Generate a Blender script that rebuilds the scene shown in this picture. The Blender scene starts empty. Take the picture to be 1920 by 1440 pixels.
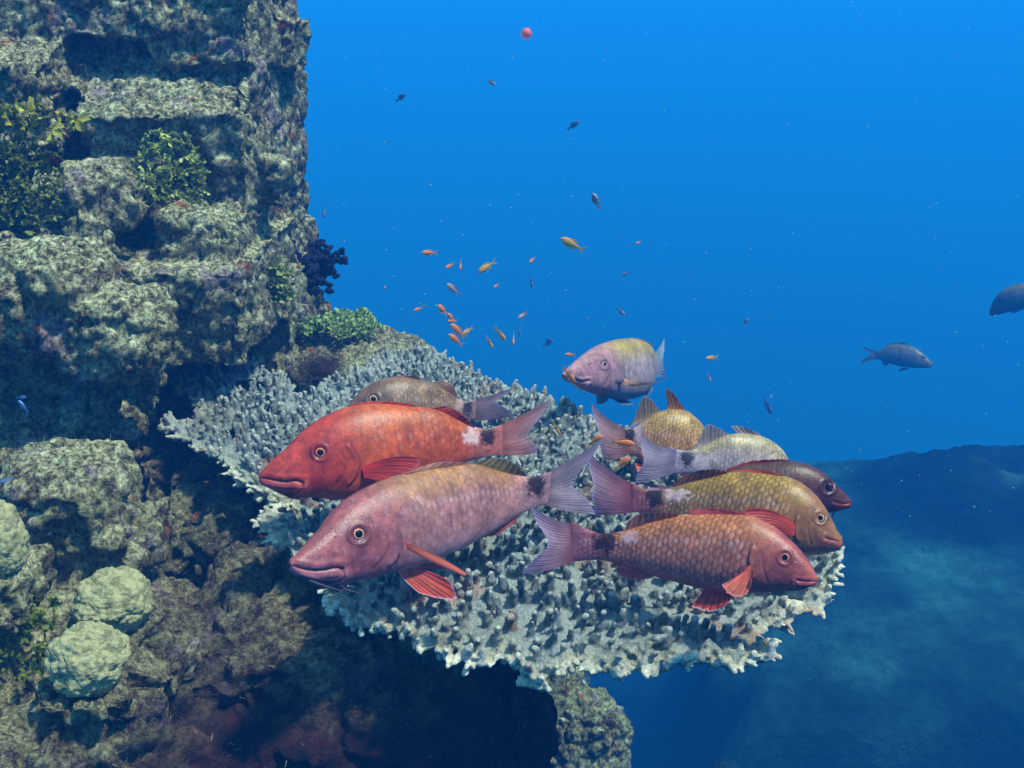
import bpy, math, random
import numpy as np
from mathutils import Vector, Matrix

random.seed(7)
rng = np.random.default_rng(11)
sc = bpy.context.scene
COL = sc.collection

# ------------------------------------------------------------------ camera
PITCH = math.radians(20.0)
FPX = 1844.0                      # focal length in photo pixels (1920 wide)
cam_d = bpy.data.cameras.new("Camera")
cam = bpy.data.objects.new("Camera", cam_d)
COL.objects.link(cam)
cam.location = (0, 0, 0)
cam.rotation_euler = (math.pi / 2 - PITCH, 0, 0)
cam_d.sensor_width = 36.0
cam_d.lens = 36.0 * FPX / 1920.0
cam_d.clip_start = 0.02
cam_d.clip_end = 500
sc.camera = cam

# ------------------------------------------------------------------ light
SUN_DIR = Vector((0.40, -0.14, 0.92)).normalized()      # towards the sun
elev = math.asin(SUN_DIR.z)
azim = math.atan2(SUN_DIR.x, SUN_DIR.y)
world = bpy.data.worlds.new("World")
sc.world = world
world.use_nodes = True
wn = world.node_tree
for n in list(wn.nodes):
    wn.nodes.remove(n)
wo = wn.nodes.new("ShaderNodeOutputWorld")
sky = wn.nodes.new("ShaderNodeTexSky")
sky.sky_type = 'NISHITA'
sky.sun_disc = False
sky.sun_elevation = elev
sky.sun_rotation = azim
bg1 = wn.nodes.new("ShaderNodeBackground")
bg1.inputs['Strength'].default_value = 0.05
tint = wn.nodes.new("ShaderNodeMix"); tint.data_type = 'RGBA'; tint.blend_type = 'MULTIPLY'
tint.inputs[0].default_value = 1.0
tint.inputs[7].default_value = (0.55, 0.85, 1.0, 1)       # water filters the skylight
wn.links.new(sky.outputs[0], tint.inputs[6])
wn.links.new(tint.outputs[2], bg1.inputs['Color'])
tc = wn.nodes.new("ShaderNodeTexCoord")
sx = wn.nodes.new("ShaderNodeSeparateXYZ")
mr = wn.nodes.new("ShaderNodeMapRange")
mr.inputs[1].default_value = -1; mr.inputs[2].default_value = 1
cr = wn.nodes.new("ShaderNodeValToRGB")
els = cr.color_ramp.elements
els[0].position = 0.0; els[0].color = (0.0008, 0.012, 0.055, 1)
els[1].position = 1.0; els[1].color = (0.20, 0.50, 0.80, 1)
for p, c in ((0.35, (0.001, 0.045, 0.22, 1)), (0.5, (0.006, 0.235, 0.74, 1)), (0.62, (0.03, 0.32, 0.82, 1))):
    e = els.new(p); e.color = c
bg2 = wn.nodes.new("ShaderNodeBackground")
bg2.inputs['Strength'].default_value = 1.0
add = wn.nodes.new("ShaderNodeAddShader")
wn.links.new(tc.outputs['Generated'], sx.inputs[0])
wn.links.new(sx.outputs[2], mr.inputs[0])
wn.links.new(mr.outputs[0], cr.inputs[0])
skr = wn.nodes.new('ShaderNodeMapRange'); skr.inputs[1].default_value = 0.56; skr.inputs[2].default_value = 0.72
skm = wn.nodes.new('ShaderNodeMath'); skm.operation = 'MULTIPLY'; skm.inputs[1].default_value = 0.055
wn.links.new(mr.outputs[0], skr.inputs[0]); wn.links.new(skr.outputs[0], skm.inputs[0]); wn.links.new(skm.outputs[0], bg1.inputs['Strength'])   # skylight only through the surface overhead
wn.links.new(cr.outputs[0], bg2.inputs['Color'])
wn.links.new(bg1.outputs[0], add.inputs[0])
wn.links.new(bg2.outputs[0], add.inputs[1])
wn.links.new(add.outputs[0], wo.inputs['Surface'])

sun_d = bpy.data.lights.new("Sun", 'SUN')
sun_d.energy = 5.0
sun_d.angle = math.radians(4.0)
sun_d.color = (1.0, 0.93, 0.84)
sun = bpy.data.objects.new("Sun", sun_d)
COL.objects.link(sun)
sun.rotation_euler = (-SUN_DIR).to_track_quat('-Z', 'Y').to_euler()

sc.view_settings.view_transform = 'Standard'
sc.view_settings.look = 'None'
sc.view_settings.exposure = 0.24
sc.view_settings.gamma = 1.0
sc.render.engine = 'CYCLES'
sc.cycles.volume_bounces = 0
sc.cycles.max_bounces = 6
sc.cycles.diffuse_bounces = 2
sc.cycles.glossy_bounces = 2
sc.cycles.transparent_max_bounces = 12
sc.cycles.use_denoising = True
sc.cycles.sample_clamp_indirect = 4.0

WATER_DENSITY = 0.098
WATER_COLOR = (0.012, 0.168, 0.570, 1)
WATER_ABS = (0.0, 0.464, 0.92, 1)      # red dies first

# ------------------------------------------------------------------ helpers
CP, SP = math.cos(PITCH), math.sin(PITCH)
def P(px, py, d):
    """photo pixel + depth along the view axis -> world metres (numpy friendly)"""
    u = (np.asarray(px, float) - 960) / FPX
    v = (np.asarray(py, float) - 720) / FPX
    d = np.asarray(d, float)
    return np.stack([u * d, d * (CP - v * SP), -d * (SP + v * CP)], -1)
def proj(p):
    p = np.asarray(p, float)
    d = p[..., 1] * CP - p[..., 2] * SP
    v = -(p[..., 1] * SP + p[..., 2] * CP) / d
    u = p[..., 0] / d
    return 960 + u * FPX, 720 + v * FPX, d
def lin(c):
    c = np.asarray(c, float) / 255.0
    return np.where(c <= 0.04045, c / 12.92, ((c + 0.055) / 1.055) ** 2.4)
def fl(c): return lin(c) * np.array([0.71, 0.51, 0.43])
def sstep(a, b, x):
    t = np.clip((x - a) / (b - a), 0, 1)
    return t * t * (3 - 2 * t)
def mixc(a, b, t):
    return a * (1 - t[..., None]) + b * t[..., None]

_tab = rng.random(65536)
def vnoise(p, seed=0):
    """value noise in [0,1], p (...,3)"""
    p = np.asarray(p, float) + seed * 17.31
    i = np.floor(p).astype(np.int64); f = p - i
    f = f * f * f * (f * (f * 6 - 15) + 10)
    def h(a, b, c):
        return _tab[((a * 73856093) ^ (b * 19349663) ^ (c * 83492791)) & 65535]
    x, y, z = i[..., 0], i[..., 1], i[..., 2]
    fx, fy, fz = f[..., 0], f[..., 1], f[..., 2]
    def lx(b, c): return h(x, y + b, z + c) * (1 - fx) + h(x + 1, y + b, z + c) * fx
    def ly(c): return lx(0, c) * (1 - fy) + lx(1, c) * fy
    return ly(0) * (1 - fz) + ly(1) * fz
def fbm(p, oct=4, seed=0, gain=0.5):
    a, s, t = 1.0, 0.0, 0.0
    q = np.asarray(p, float)
    for k in range(oct):
        s = s + a * (vnoise(q, seed + k) * 2 - 1); t += a
        a *= gain; q = q * 2.03
    return s / t

def catmull(pts, n):
    """resample a polyline smoothly at n points, even in arc length"""
    pts = np.asarray(pts, float)
    q = np.vstack([2 * pts[0] - pts[1], pts, 2 * pts[-1] - pts[-2]])
    out = []
    for i in range(1, len(q) - 2):
        p0, p1, p2, p3 = q[i - 1], q[i], q[i + 1], q[i + 2]
        t = np.linspace(0, 1, 24, endpoint=False)[:, None]
        out.append(0.5 * ((2 * p1) + (-p0 + p2) * t + (2 * p0 - 5 * p1 + 4 * p2 - p3) * t ** 2 + (-p0 + 3 * p1 - 3 * p2 + p3) * t ** 3))
    out.append(pts[-1:])
    o = np.vstack(out)
    return resample(o, n)
def resample(o, n):
    o = np.asarray(o, float)
    s = np.concatenate([[0], np.cumsum(np.linalg.norm(np.diff(o, axis=0), axis=1))])
    t = np.linspace(0, s[-1], n) if np.isscalar(n) else np.asarray(n) * s[-1]
    return np.stack([np.interp(t, s, o[:, k]) for k in range(o.shape[1])], -1)

def mesh_np(name, V, Fq, mat, parent=None, col=None, smooth=True, tris=False):
    """fast mesh from numpy verts and equal-sized faces"""
    V = np.ascontiguousarray(V, dtype=np.float32).reshape(-1, 3)
    Fq = np.ascontiguousarray(Fq, dtype=np.int32)
    k = Fq.shape[1]
    me = bpy.data.meshes.new(name)
    me.vertices.add(len(V)); me.vertices.foreach_set("co", V.ravel())
    me.loops.add(Fq.size); me.loops.foreach_set("vertex_index", Fq.ravel())
    me.polygons.add(len(Fq))
    me.polygons.foreach_set("loop_start", np.arange(0, Fq.size, k, dtype=np.int32))
    if smooth:
        me.polygons.foreach_set("use_smooth", np.ones(len(Fq), dtype=bool))
    me.update(calc_edges=True)
    me.validate()
    if col is not None:
        ca = me.color_attributes.new("Col", 'FLOAT_COLOR', 'POINT')
        c4 = np.ones((len(V), 4), dtype=np.float32); c4[:, :3] = np.clip(col.reshape(-1, 3), 0, 1)
        ca.data.foreach_set("color", c4.ravel())
    if mat: me.materials.append(mat)
    o = bpy.data.objects.new(name, me)
    COL.objects.link(o)
    if parent: o.parent = parent
    return o
def grid_faces(nu, nv, wrap=False, off=0):
    """grid stored as [u][v]; wrap closes v"""
    a = np.arange(nu * nv).reshape(nu, nv) + off
    if wrap:
        b = np.roll(a, -1, axis=1)
        return np.stack([a[:-1], a[1:], b[1:], b[:-1]], -1).reshape(-1, 4)
    return np.stack([a[:-1, :-1], a[1:, :-1], a[1:, 1:], a[:-1, 1:]], -1).reshape(-1, 4)
def tag(o, label=None, cat=None, group=None, kind=None):
    if label: o['label'] = label
    if cat: o['category'] = cat
    if group: o['group'] = group
    if kind: o['kind'] = kind
    return o
def empty(name, loc):
    o = bpy.data.objects.new(name, None); COL.objects.link(o)
    o.location = [float(c) for c in loc]
    o.empty_display_size = 0.02
    return o
def origin_to(o, loc):
    """shift a mesh so that its object origin sits at loc (world)"""
    loc = Vector([float(c) for c in loc])
    o.data.transform(Matrix.Translation(-loc)); o.location = loc
def tube(path, rad, seg=8):
    """verts, quads of a tapered tube along path (n,3)"""
    path = np.asarray(path, float); n = len(path); rad = np.broadcast_to(rad, n)
    T = np.gradient(path, axis=0); T /= np.linalg.norm(T, axis=1)[:, None] + 1e-12
    ref = np.array([0.31, 0.2, 0.93]); 
    if abs(T[0] @ ref) > 0.9: ref = np.array([1.0, 0.1, 0])
    A = np.cross(T, ref); A /= np.linalg.norm(A, axis=1)[:, None] + 1e-12
    B = np.cross(T, A)
    th = np.linspace(0, 2 * math.pi, seg, endpoint=False)
    V = path[:, None] + rad[:, None, None] * (np.cos(th)[None, :, None] * A[:, None] + np.sin(th)[None, :, None] * B[:, None])
    return V.reshape(-1, 3), grid_faces(n, seg, True)
class Acc:
    """collects verts / quads / colours into one mesh"""
    def __init__(s): s.V = []; s.F = []; s.C = []; s.n = 0
    def add(s, V, F, c=None):
        V = np.asarray(V, float).reshape(-1, 3)
        s.V.append(V); s.F.append(np.asarray(F) + s.n); s.n += len(V)
        if c is not None: s.C.append(np.broadcast_to(np.asarray(c, float), V.shape))
    def build(s, name, mat, parent=None, smooth=True):
        return mesh_np(name, np.vstack(s.V), np.vstack(s.F), mat, parent, np.vstack(s.C) if s.C else None, smooth)

# ------------------------------------------------------------------ materials
def nodemat(name):
    m = bpy.data.materials.new(name); m.use_nodes = True
    nt = m.node_tree
    for n in list(nt.nodes): nt.nodes.remove(n)
    out = nt.nodes.new("ShaderNodeOutputMaterial")
    return m, nt, out
def N(nt, t, **kw):
    n = nt.nodes.new("ShaderNode" + t)
    for k, v in kw.items(): setattr(n, k, v)
    return n
def setin(n, **kw):
    for k, v in kw.items():
        n.inputs[k.replace('_', ' ')].default_value = v
def noise(nt, coord, scale, detail=4, rough=0.55):
    n = N(nt, "TexNoise"); setin(n, Scale=scale, Detail=detail, Roughness=rough)
    nt.links.new(coord, n.inputs['Vector']); return n
def mixn(nt, fac, a, b, mode='MIX'):
    n = N(nt, "Mix", data_type='RGBA', blend_type=mode)
    for i, x in ((0, fac), (6, a), (7, b)):
        if hasattr(x, 'default_value') or hasattr(x, 'links'): nt.links.new(x, n.inputs[i])
        else: n.inputs[i].default_value = x if i == 0 else (*x, 1)
    return n.outputs[2]
def ramp(nt, fac, stops):
    n = N(nt, "ValToRGB"); e = n.color_ramp.elements
    e[0].position, e[0].color = stops[0][0], (*([stops[0][1]] * 3 if np.isscalar(stops[0][1]) else stops[0][1]), 1)
    e[1].position, e[1].color = stops[-1][0], (*([stops[-1][1]] * 3 if np.isscalar(stops[-1][1]) else stops[-1][1]), 1)
    for p, c in stops[1:-1]:
        x = e.new(p); x.color = (*([c] * 3 if np.isscalar(c) else c), 1)
    nt.links.new(fac, n.inputs[0]); return n.outputs[0]
def bump(nt, h, dist, strength=1.0, normal=None):
    b = N(nt, "Bump"); setin(b, Distance=dist, Strength=strength)
    nt.links.new(h, b.inputs['Height'])
    if normal: nt.links.new(normal, b.inputs['Normal'])
    return b.outputs[0]

def mat_skin():
    m, nt, out = nodemat("fish_skin")
    b = N(nt, "BsdfPrincipled"); at = N(nt, "Attribute", attribute_name="Col")
    tcn = N(nt, "TexCoord"); co = tcn.outputs['Object']
    n1 = noise(nt, co, 90, 5, 0.6); n2 = noise(nt, co, 420, 3, 0.6)
    f1 = ramp(nt, n1.outputs[0], [(0.3, 0.70), (0.7, 1.30)])
    f2 = ramp(nt, n2.outputs[0], [(0.25, 0.74), (0.75, 1.26)])
    c = mixn(nt, 1.0, at.outputs[0], f1, 'MULTIPLY'); c = mixn(nt, 1.0, c, f2, 'MULTIPLY')
    nt.links.new(c, b.inputs['Base Color'])
    setin(b, Roughness=0.36)
    b.inputs['Specular IOR Level'].default_value = 0.30
    nt.links.new(bump(nt, n2.outputs[0], 0.0010, 0.45), b.inputs['Normal'])
    nt.links.new(b.outputs[0], out.inputs[0]); return m
def mat_fin(alpha=0.86):
    m, nt, out = nodemat("fish_fin")
    b = N(nt, "BsdfPrincipled"); at = N(nt, "Attribute", attribute_name="Col")
    nt.links.new(at.outputs[0], b.inputs['Base Color']); setin(b, Roughness=0.45)
    b.inputs['Specular IOR Level'].default_value = 0.3
    tr = N(nt, "BsdfTranslucent"); nt.links.new(at.outputs[0], tr.inputs[0])
    ms = N(nt, "MixShader"); ms.inputs[0].default_value = 0.5
    nt.links.new(b.outputs[0], ms.inputs[1]); nt.links.new(tr.outputs[0], ms.inputs[2])
    tp = N(nt, "BsdfTransparent"); m2 = N(nt, "MixShader"); m2.inputs[0].default_value = alpha
    nt.links.new(tp.outputs[0], m2.inputs[1]); nt.links.new(ms.outputs[0], m2.inputs[2])
    nt.links.new(m2.outputs[0], out.inputs[0]); return m
def mat_eye():
    m, nt, out = nodemat("fish_eye")
    b = N(nt, "BsdfPrincipled"); at = N(nt, "Attribute", attribute_name="Col")
    nt.links.new(at.outputs[0], b.inputs['Base Color']); setin(b, Roughness=0.35); b.inputs['Specular IOR Level'].default_value = 0.12
    nt.links.new(b.outputs[0], out.inputs[0]); return m
def mat_vcol(name, rough=0.8, nscale=60, amt=0.35, bd=0.002, transl=0.0, nscale2=None):
    m, nt, out = nodemat(name)
    b = N(nt, "BsdfPrincipled"); at = N(nt, "Attribute", attribute_name="Col")
    tcn = N(nt, "TexCoord"); co = tcn.outputs['Object']
    n1 = noise(nt, co, nscale, 6, 0.65)
    f1 = ramp(nt, n1.outputs[0], [(0.3, 1 - amt), (0.7, 1 + amt)])
    c = mixn(nt, 1.0, at.outputs[0], f1, 'MULTIPLY')
    h = n1.outputs[0]
    if nscale2:
        n2 = noise(nt, co, nscale2, 3, 0.6)
        f2 = ramp(nt, n2.outputs[0], [(0.3, 1 - amt), (0.7, 1 + amt)])
        c = mixn(nt, 1.0, c, f2, 'MULTIPLY')
        ad = N(nt, "Math", operation='ADD'); nt.links.new(n1.outputs[0], ad.inputs[0]); nt.links.new(n2.outputs[0], ad.inputs[1]); h = ad.outputs[0]
    nt.links.new(c, b.inputs['Base Color']); setin(b, Roughness=rough)
    b.inputs['Specular IOR Level'].default_value = 0.2
    nt.links.new(bump(nt, h, bd, 0.8), b.inputs['Normal'])
    if transl > 0:
        tr = N(nt, "BsdfTranslucent"); nt.links.new(c, tr.inputs[0])
        ms = N(nt, "MixShader"); ms.inputs[0].default_value = transl
        nt.links.new(b.outputs[0], ms.inputs[1]); nt.links.new(tr.outputs[0], ms.inputs[2])
        nt.links.new(ms.outputs[0], out.inputs[0])
    else:
        nt.links.new(b.outputs[0], out.inputs[0])
    return m
def mat_rock():
    m, nt, out = nodemat("reef_rock")
    b = N(nt, "BsdfPrincipled"); tcn = N(nt, "TexCoord"); co = tcn.outputs['Object']
    geo = N(nt, "NewGeometry"); sp = N(nt, "SeparateXYZ"); nt.links.new(geo.outputs['Normal'], sp.inputs[0])
    nbig = noise(nt, co, 7, 5, 0.6); nmid = noise(nt, co, 28, 6, 0.7); nfin = noise(nt, co, 120, 5, 0.7)
    nvf = noise(nt, co, 340, 3, 0.7)
    base = ramp(nt, nmid.outputs[0], [(0.32, (0.010, 0.009, 0.008)), (0.43, (0.035, 0.030, 0.018)), (0.50, (0.16, 0.15, 0.055)), (0.60, (0.30, 0.29, 0.13)), (0.70, (0.42, 0.40, 0.28))])
    red = ramp(nt, nbig.outputs[0], [(0.34, (0.10, 0.022, 0.020)), (0.45, (0.09, 0.045, 0.04)), (0.58, (0.16, 0.145, 0.06)), (0.7, (0.20, 0.16, 0.15))])
    c = mixn(nt, 0.42, base, red)
    # pale turf and silt settled on what faces up
    up = ramp(nt, sp.outputs[2], [(0.0, 0.30), (0.6, 1.0)])
    gate = ramp(nt, nfin.outputs[0], [(0.42, 0.05), (0.56, 1.0)])
    upg = N(nt, "Math", operation='MULTIPLY'); nt.links.new(up, upg.inputs[0]); nt.links.new(gate, upg.inputs[1])
    spz = N(nt, 'SeparateXYZ'); nt.links.new(co, spz.inputs[0]); zl = N(nt, 'MapRange'); zl.inputs[1].default_value = -0.72; zl.inputs[2].default_value = -0.45; zl.inputs[3].default_value = 0.30; nt.links.new(spz.outputs[2], zl.inputs[0])
    upm = N(nt, 'Math', operation='MULTIPLY'); nt.links.new(upg.outputs[0], upm.inputs[0]); nt.links.new(zl.outputs[0], upm.inputs[1])      # pale silt cut low down, painting the lower reef darker as if shaded
    silt = ramp(nt, nmid.outputs[0], [(0.35, (0.21, 0.20, 0.08)), (0.65, (0.50, 0.50, 0.28))])
    c = mixn(nt, upm.outputs[0], c, silt)
    # red-brown growth tones, darkened to paint in the shade under the coral
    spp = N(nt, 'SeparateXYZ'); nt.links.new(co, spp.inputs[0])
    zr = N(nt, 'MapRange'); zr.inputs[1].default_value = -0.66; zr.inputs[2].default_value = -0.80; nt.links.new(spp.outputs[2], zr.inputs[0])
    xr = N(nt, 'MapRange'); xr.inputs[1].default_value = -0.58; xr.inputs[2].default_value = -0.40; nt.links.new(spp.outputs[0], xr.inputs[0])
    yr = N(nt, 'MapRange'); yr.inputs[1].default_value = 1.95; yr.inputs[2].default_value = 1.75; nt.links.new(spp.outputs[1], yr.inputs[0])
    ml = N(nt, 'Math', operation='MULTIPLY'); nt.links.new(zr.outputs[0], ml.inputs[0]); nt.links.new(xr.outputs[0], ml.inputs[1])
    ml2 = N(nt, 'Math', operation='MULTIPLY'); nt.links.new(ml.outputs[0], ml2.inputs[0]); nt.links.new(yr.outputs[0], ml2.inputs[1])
    # coralline pink, orange sponge, white specks
    v = N(nt, "TexVoronoi"); setin(v, Scale=34.0); nt.links.new(co, v.inputs['Vector'])
    pk = noise(nt, co, 13, 4, 0.6); nt.nodes[-1]
    pkm = ramp(nt, pk.outputs[0], [(0.59, 0.0), (0.66, 0.6)])
    c = mixn(nt, pkm, c, (0.22, 0.15, 0.20))
    og = N(nt, "Mapping"); og.inputs['Location'].default_value = (7.3, 1.1, 4.2); nt.links.new(co, og.inputs[0])
    on = noise(nt, og.outputs[0], 17, 4, 0.6)
    c = mixn(nt, ramp(nt, on.outputs[0], [(0.64, 0.0), (0.68, 0.85)]), c, (0.30, 0.07, 0.02))
    fm = ramp(nt, nfin.outputs[0], [(0.32, 0.18), (0.5, 1.15), (0.68, 2.2)])
    c = mixn(nt, 1.0, c, fm, 'MULTIPLY')
    ws = ramp(nt, nvf.outputs[0], [(0.60, 0.0), (0.67, 0.85)])
    c = mixn(nt, ws, c, (0.48, 0.50, 0.42))
    shade_enc = ramp(nt, nmid.outputs[0], [(0.35, (0.012, 0.010, 0.014)), (0.55, (0.040, 0.016, 0.016)), (0.7, (0.10, 0.020, 0.018))])
    c = mixn(nt, ml2.outputs[0], c, shade_enc)
    nt.links.new(c, b.inputs['Base Color']); setin(b, Roughness=0.9)
    b.inputs['Specular IOR Level'].default_value = 0.12
    b1 = bump(nt, nfin.outputs[0], 0.012, 0.9); b2 = bump(nt, nvf.outputs[0], 0.004, 0.9, b1)
    nt.links.new(b2, b.inputs['Normal'])
    nt.links.new(b.outputs[0], out.inputs[0]); return m
def mat_floor():
    m, nt, out = nodemat("sea_floor")
    b = N(nt, "BsdfPrincipled"); tcn = N(nt, "TexCoord"); co = tcn.outputs['Object']
    at = N(nt, "Attribute", attribute_name="Col")
    n1 = noise(nt, co, 3, 8, 0.65); n2 = noise(nt, co, 14, 5, 0.65)
    f = ramp(nt, n1.outputs[0], [(0.3, 0.45), (0.7, 1.6)]); f2 = ramp(nt, n2.outputs[0], [(0.3, 0.6), (0.7, 1.4)])
    c = mixn(nt, 1.0, at.outputs[0], f, 'MULTIPLY'); c = mixn(nt, 1.0, c, f2, 'MULTIPLY')
    nt.links.new(c, b.inputs['Base Color']); setin(b, Roughness=0.95); b.inputs['Specular IOR Level'].default_value = 0.03
    nt.links.new(bump(nt, n2.outputs[0], 0.08, 0.8), b.inputs['Normal'])
    nt.links.new(b.outputs[0], out.inputs[0]); return m

M_SKIN = mat_skin(); M_FIN = mat_fin(0.88); M_EYE = mat_eye()
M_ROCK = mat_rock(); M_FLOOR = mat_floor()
M_CORAL = mat_vcol("table_coral", 0.9, 300, 0.42, 0.004, 0, 800)
M_BALL = mat_vcol("ball_coral", 0.85, 140, 0.22, 0.003, 0, 500)
M_LEAF = mat_vcol("algae_leaf", 0.7, 80, 0.30, 0.001, 0.35)
M_TURF = mat_vcol("algae_turf", 0.9, 50, 0.25, 0.0, 0.3)
M_DARK = mat_vcol("dark_soft_coral", 0.85, 300, 0.30, 0.002)

#%%STRUCT
# ------------------------------------------------------------------ rocky reef (left wall, ledges, base under the coral)
def blob(acc, c, s, rot=(0, 0, 0), power=0.62, n=14):
    """rounded block: superellipsoid at c with half sizes s"""
    th = np.linspace(-math.pi / 2, math.pi / 2, n); ph = np.linspace(0, 2 * math.pi, 2 * n, endpoint=False)
    T, Q = np.meshgrid(th, ph, indexing='ij')
    e = lambda x: np.sign(x) * np.abs(x) ** power
    V = np.stack([e(np.cos(T)) * e(np.cos(Q)) * s[0], e(np.cos(T)) * e(np.sin(Q)) * s[1], e(np.sin(T)) * s[2]], -1).reshape(-1, 3)
    from mathutils import Euler
    R = np.array(Euler([math.radians(a) for a in rot]).to_matrix())
    acc.add(V @ R.T + np.asarray(c, float), grid_faces(n, 2 * n, True))
def box(acc, x0, x1, y0, y1, z0, z1, rot=(0, 0, 0), power=0.0):
    """squared block with slightly skewed corners"""
    from mathutils import Euler
    c = np.array([(x0 + x1) / 2, (y0 + y1) / 2, (z0 + z1) / 2]); h = np.array([x1 - x0, y1 - y0, z1 - z0]) / 2
    S = np.array([(a, b, d) for a in (-1, 1) for b in (-1, 1) for d in (-1, 1)], float)
    V = S * h * (1 + rng.uniform(-0.035, 0.035, S.shape) * min(1, 0.3 / h.max()))
    R = np.array(Euler([math.radians(a) for a in rot]).to_matrix())
    acc.add(V @ R.T + c, np.array([(0, 1, 3, 2), (4, 6, 7, 5), (0, 4, 5, 1), (2, 3, 7, 6), (0, 2, 6, 4), (1, 5, 7, 3)]))
def remeshed(acc, voxel, smooth_it=0):
    """voxel-fuse everything collected and return verts, faces, normals"""
    me = bpy.data.meshes.new("tmp")
    V = np.vstack(acc.V); F = np.vstack(acc.F)
    me.from_pydata(V.tolist(), [], F.tolist()); me.update()
    o = bpy.data.objects.new("tmp", me); COL.objects.link(o)
    r = o.modifiers.new("r", 'REMESH'); r.mode = 'VOXEL'; r.voxel_size = voxel; r.adaptivity = 0
    if smooth_it:
        s = o.modifiers.new("s", 'SMOOTH'); s.iterations = smooth_it; s.factor = 0.5
    dg = bpy.context.evaluated_depsgraph_get()
    ev = o.evaluated_get(dg); m2 = ev.to_mesh()
    n = len(m2.vertices); co = np.empty(n * 3, np.float32); m2.vertices.foreach_get("co", co)
    no = np.empty(n * 3, np.float32); m2.vertices.foreach_get("normal", no)
    nl = len(m2.loops); vi = np.empty(nl, np.int32); m2.loops.foreach_get("vertex_index", vi)
    ls = np.empty(len(m2.polygons), np.int32); m2.polygons.foreach_get("loop_total", ls)
    ev.to_mesh_clear(); COL.objects.unlink(o); bpy.data.objects.remove(o); bpy.data.meshes.remove(me)
    if (ls == 4).all(): F = vi.reshape(-1, 4)
    else:
        st = np.concatenate([[0], np.cumsum(ls)[:-1]]); q = ls == 4
        F = np.stack([vi[st[q] + k] for k in range(4)], -1)
    return co.reshape(-1, 3).astype(float), F, no.reshape(-1, 3).astype(float)
def normals_of(V, F):
    a = V[F[:, 2]] - V[F[:, 0]]; b = V[F[:, 3]] - V[F[:, 1]] if F.shape[1] == 4 else V[F[:, 1]] - V[F[:, 0]]
    n = np.cross(a, b); out = np.zeros_like(V)
    for k in range(F.shape[1]):
        for c in range(3):
            out[:, c] += np.bincount(F[:, k], n[:, c], len(V))
    return out / (np.linalg.norm(out, axis=1)[:, None] + 1e-12)

PLATE_Z = -0.62
acc = Acc()
box(acc, -1.75, -0.515, 2.02, 2.52, -1.9, 0.35)                 # tall wall
box(acc, -1.75, -0.47, 1.64, 2.2, -0.57, -0.395)                 # big shelf
box(acc, -1.75, -0.66, 1.62, 2.2, -1.5, -0.50)
box(acc, -0.75, -0.46, 1.97, 2.3, -1.5, -0.50)
box(acc, -0.60, -0.505, 1.86, 2.3, -0.60, -0.15, (0, 0, 2))       # fluted column down the right-hand corner
box(acc, -0.80, -0.505, 1.87, 2.2, -0.36, -0.155, (0, 2, 4))
box(acc, -0.82, -0.50, 1.86, 2.10, -0.195, -0.095, (27, 2, 2))    # sloping lit top of the upper shelf
box(acc, -1.16, -0.83, 1.79, 2.02, -0.13, -0.045, (22, -3, 0))    # upper shelf right
box(acc, -1.25, -0.84, 1.74, 2.2, -0.22, -0.055, (3, -3, 0))    # upper shelf left
box(acc, -1.3, -0.62, 1.95, 2.2, -0.02, 0.12)
box(acc, -0.68, -0.50, 1.96, 2.3, -0.075, 0.14)
box(acc, -0.60, -0.462, 2.22, 2.42, -0.085, 0.025, (0, 6, 0), 0.35)  # knob near the top right edge
box(acc, -1.5, -0.685, 1.50, 1.9, -1.3, -0.47, (0, 0, 3), 0.25)  # lower left mass
box(acc, -1.3, -0.70, 1.38, 1.8, -1.25, -0.62, (0, 0, -5), 0.3)
blob(acc, P(392, 462, 1.84), (0.075, 0.09, 0.075), (0, 10, 0), 0.4)
blob(acc, P(150, 372, 1.72), (0.085, 0.09, 0.06))
blob(acc, P(265, 300, 1.95), (0.10, 0.10, 0.05), (0, 25, 0))
blob(acc, P(560, 440, 2.45), (0.04, 0.06, 0.06))
blob(acc, P(210, 620, 1.50), (0.09, 0.08, 0.07))
blob(acc, P(80, 560, 1.50), (0.10, 0.10, 0.09))
blob(acc, P(130, 950, 1.35), (0.09, 0.08, 0.08))
blob(acc, P(200, 1010, 1.36), (0.07, 0.08, 0.05))
blob(acc, (-0.42, 2.14, -0.92), (0.26, 0.17, 0.265), (0, 5, 0), 0.6, 18)   # mossy hump behind the coral
blob(acc, P(640, 690, 2.12), (0.13, 0.10, 0.05))
blob(acc, P(745, 672, 2.16), (0.085, 0.07, 0.035))
blob(acc, (-0.36, 1.76, -1.20), (0.32, 0.28, 0.50), (0, 4, 0), 0.5, 18)     # base below the table coral
blob(acc, (-0.20, 1.45, -0.98), (0.24, 0.20, 0.28), (0, 10, 0), 0.9)
blob(acc, P(640, 1300, 1.42), (0.24, 0.22, 0.20))
blob(acc, P(930, 1380, 1.50), (0.09, 0.12, 0.11), (0, 20, 0), 0.9)
blob(acc, P(960, 1300, 1.62), (0.06, 0.10, 0.06), (0, -20, 0), 0.9)
blob(acc, P(1085, 1450, 2.6), (0.125, 0.13, 0.24), (0, 8, 0), 0.9)
blob(acc, P(1050, 1330, 2.65), (0.075, 0.10, 0.14), (0, 10, 0), 0.8)
blob(acc, (-0.66, 1.02, -0.915), (0.33, 0.34, 0.25), (0, 8, 10), 0.8)   # mound bottom left
blob(acc, (-0.34, 1.26, -1.12), (0.36, 0.30, 0.24), (0, 16, 0), 0.8)
blob(acc, P(165, 1300, 1.08), (0.06, 0.06, 0.035))
blob(acc, P(120, 1385, 1.10), (0.09, 0.08, 0.05))
blob(acc, P(290, 1260, 1.18), (0.06, 0.07, 0.04))
blob(acc, P(212, 1195, 1.18), (0.07, 0.07, 0.04))
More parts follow.
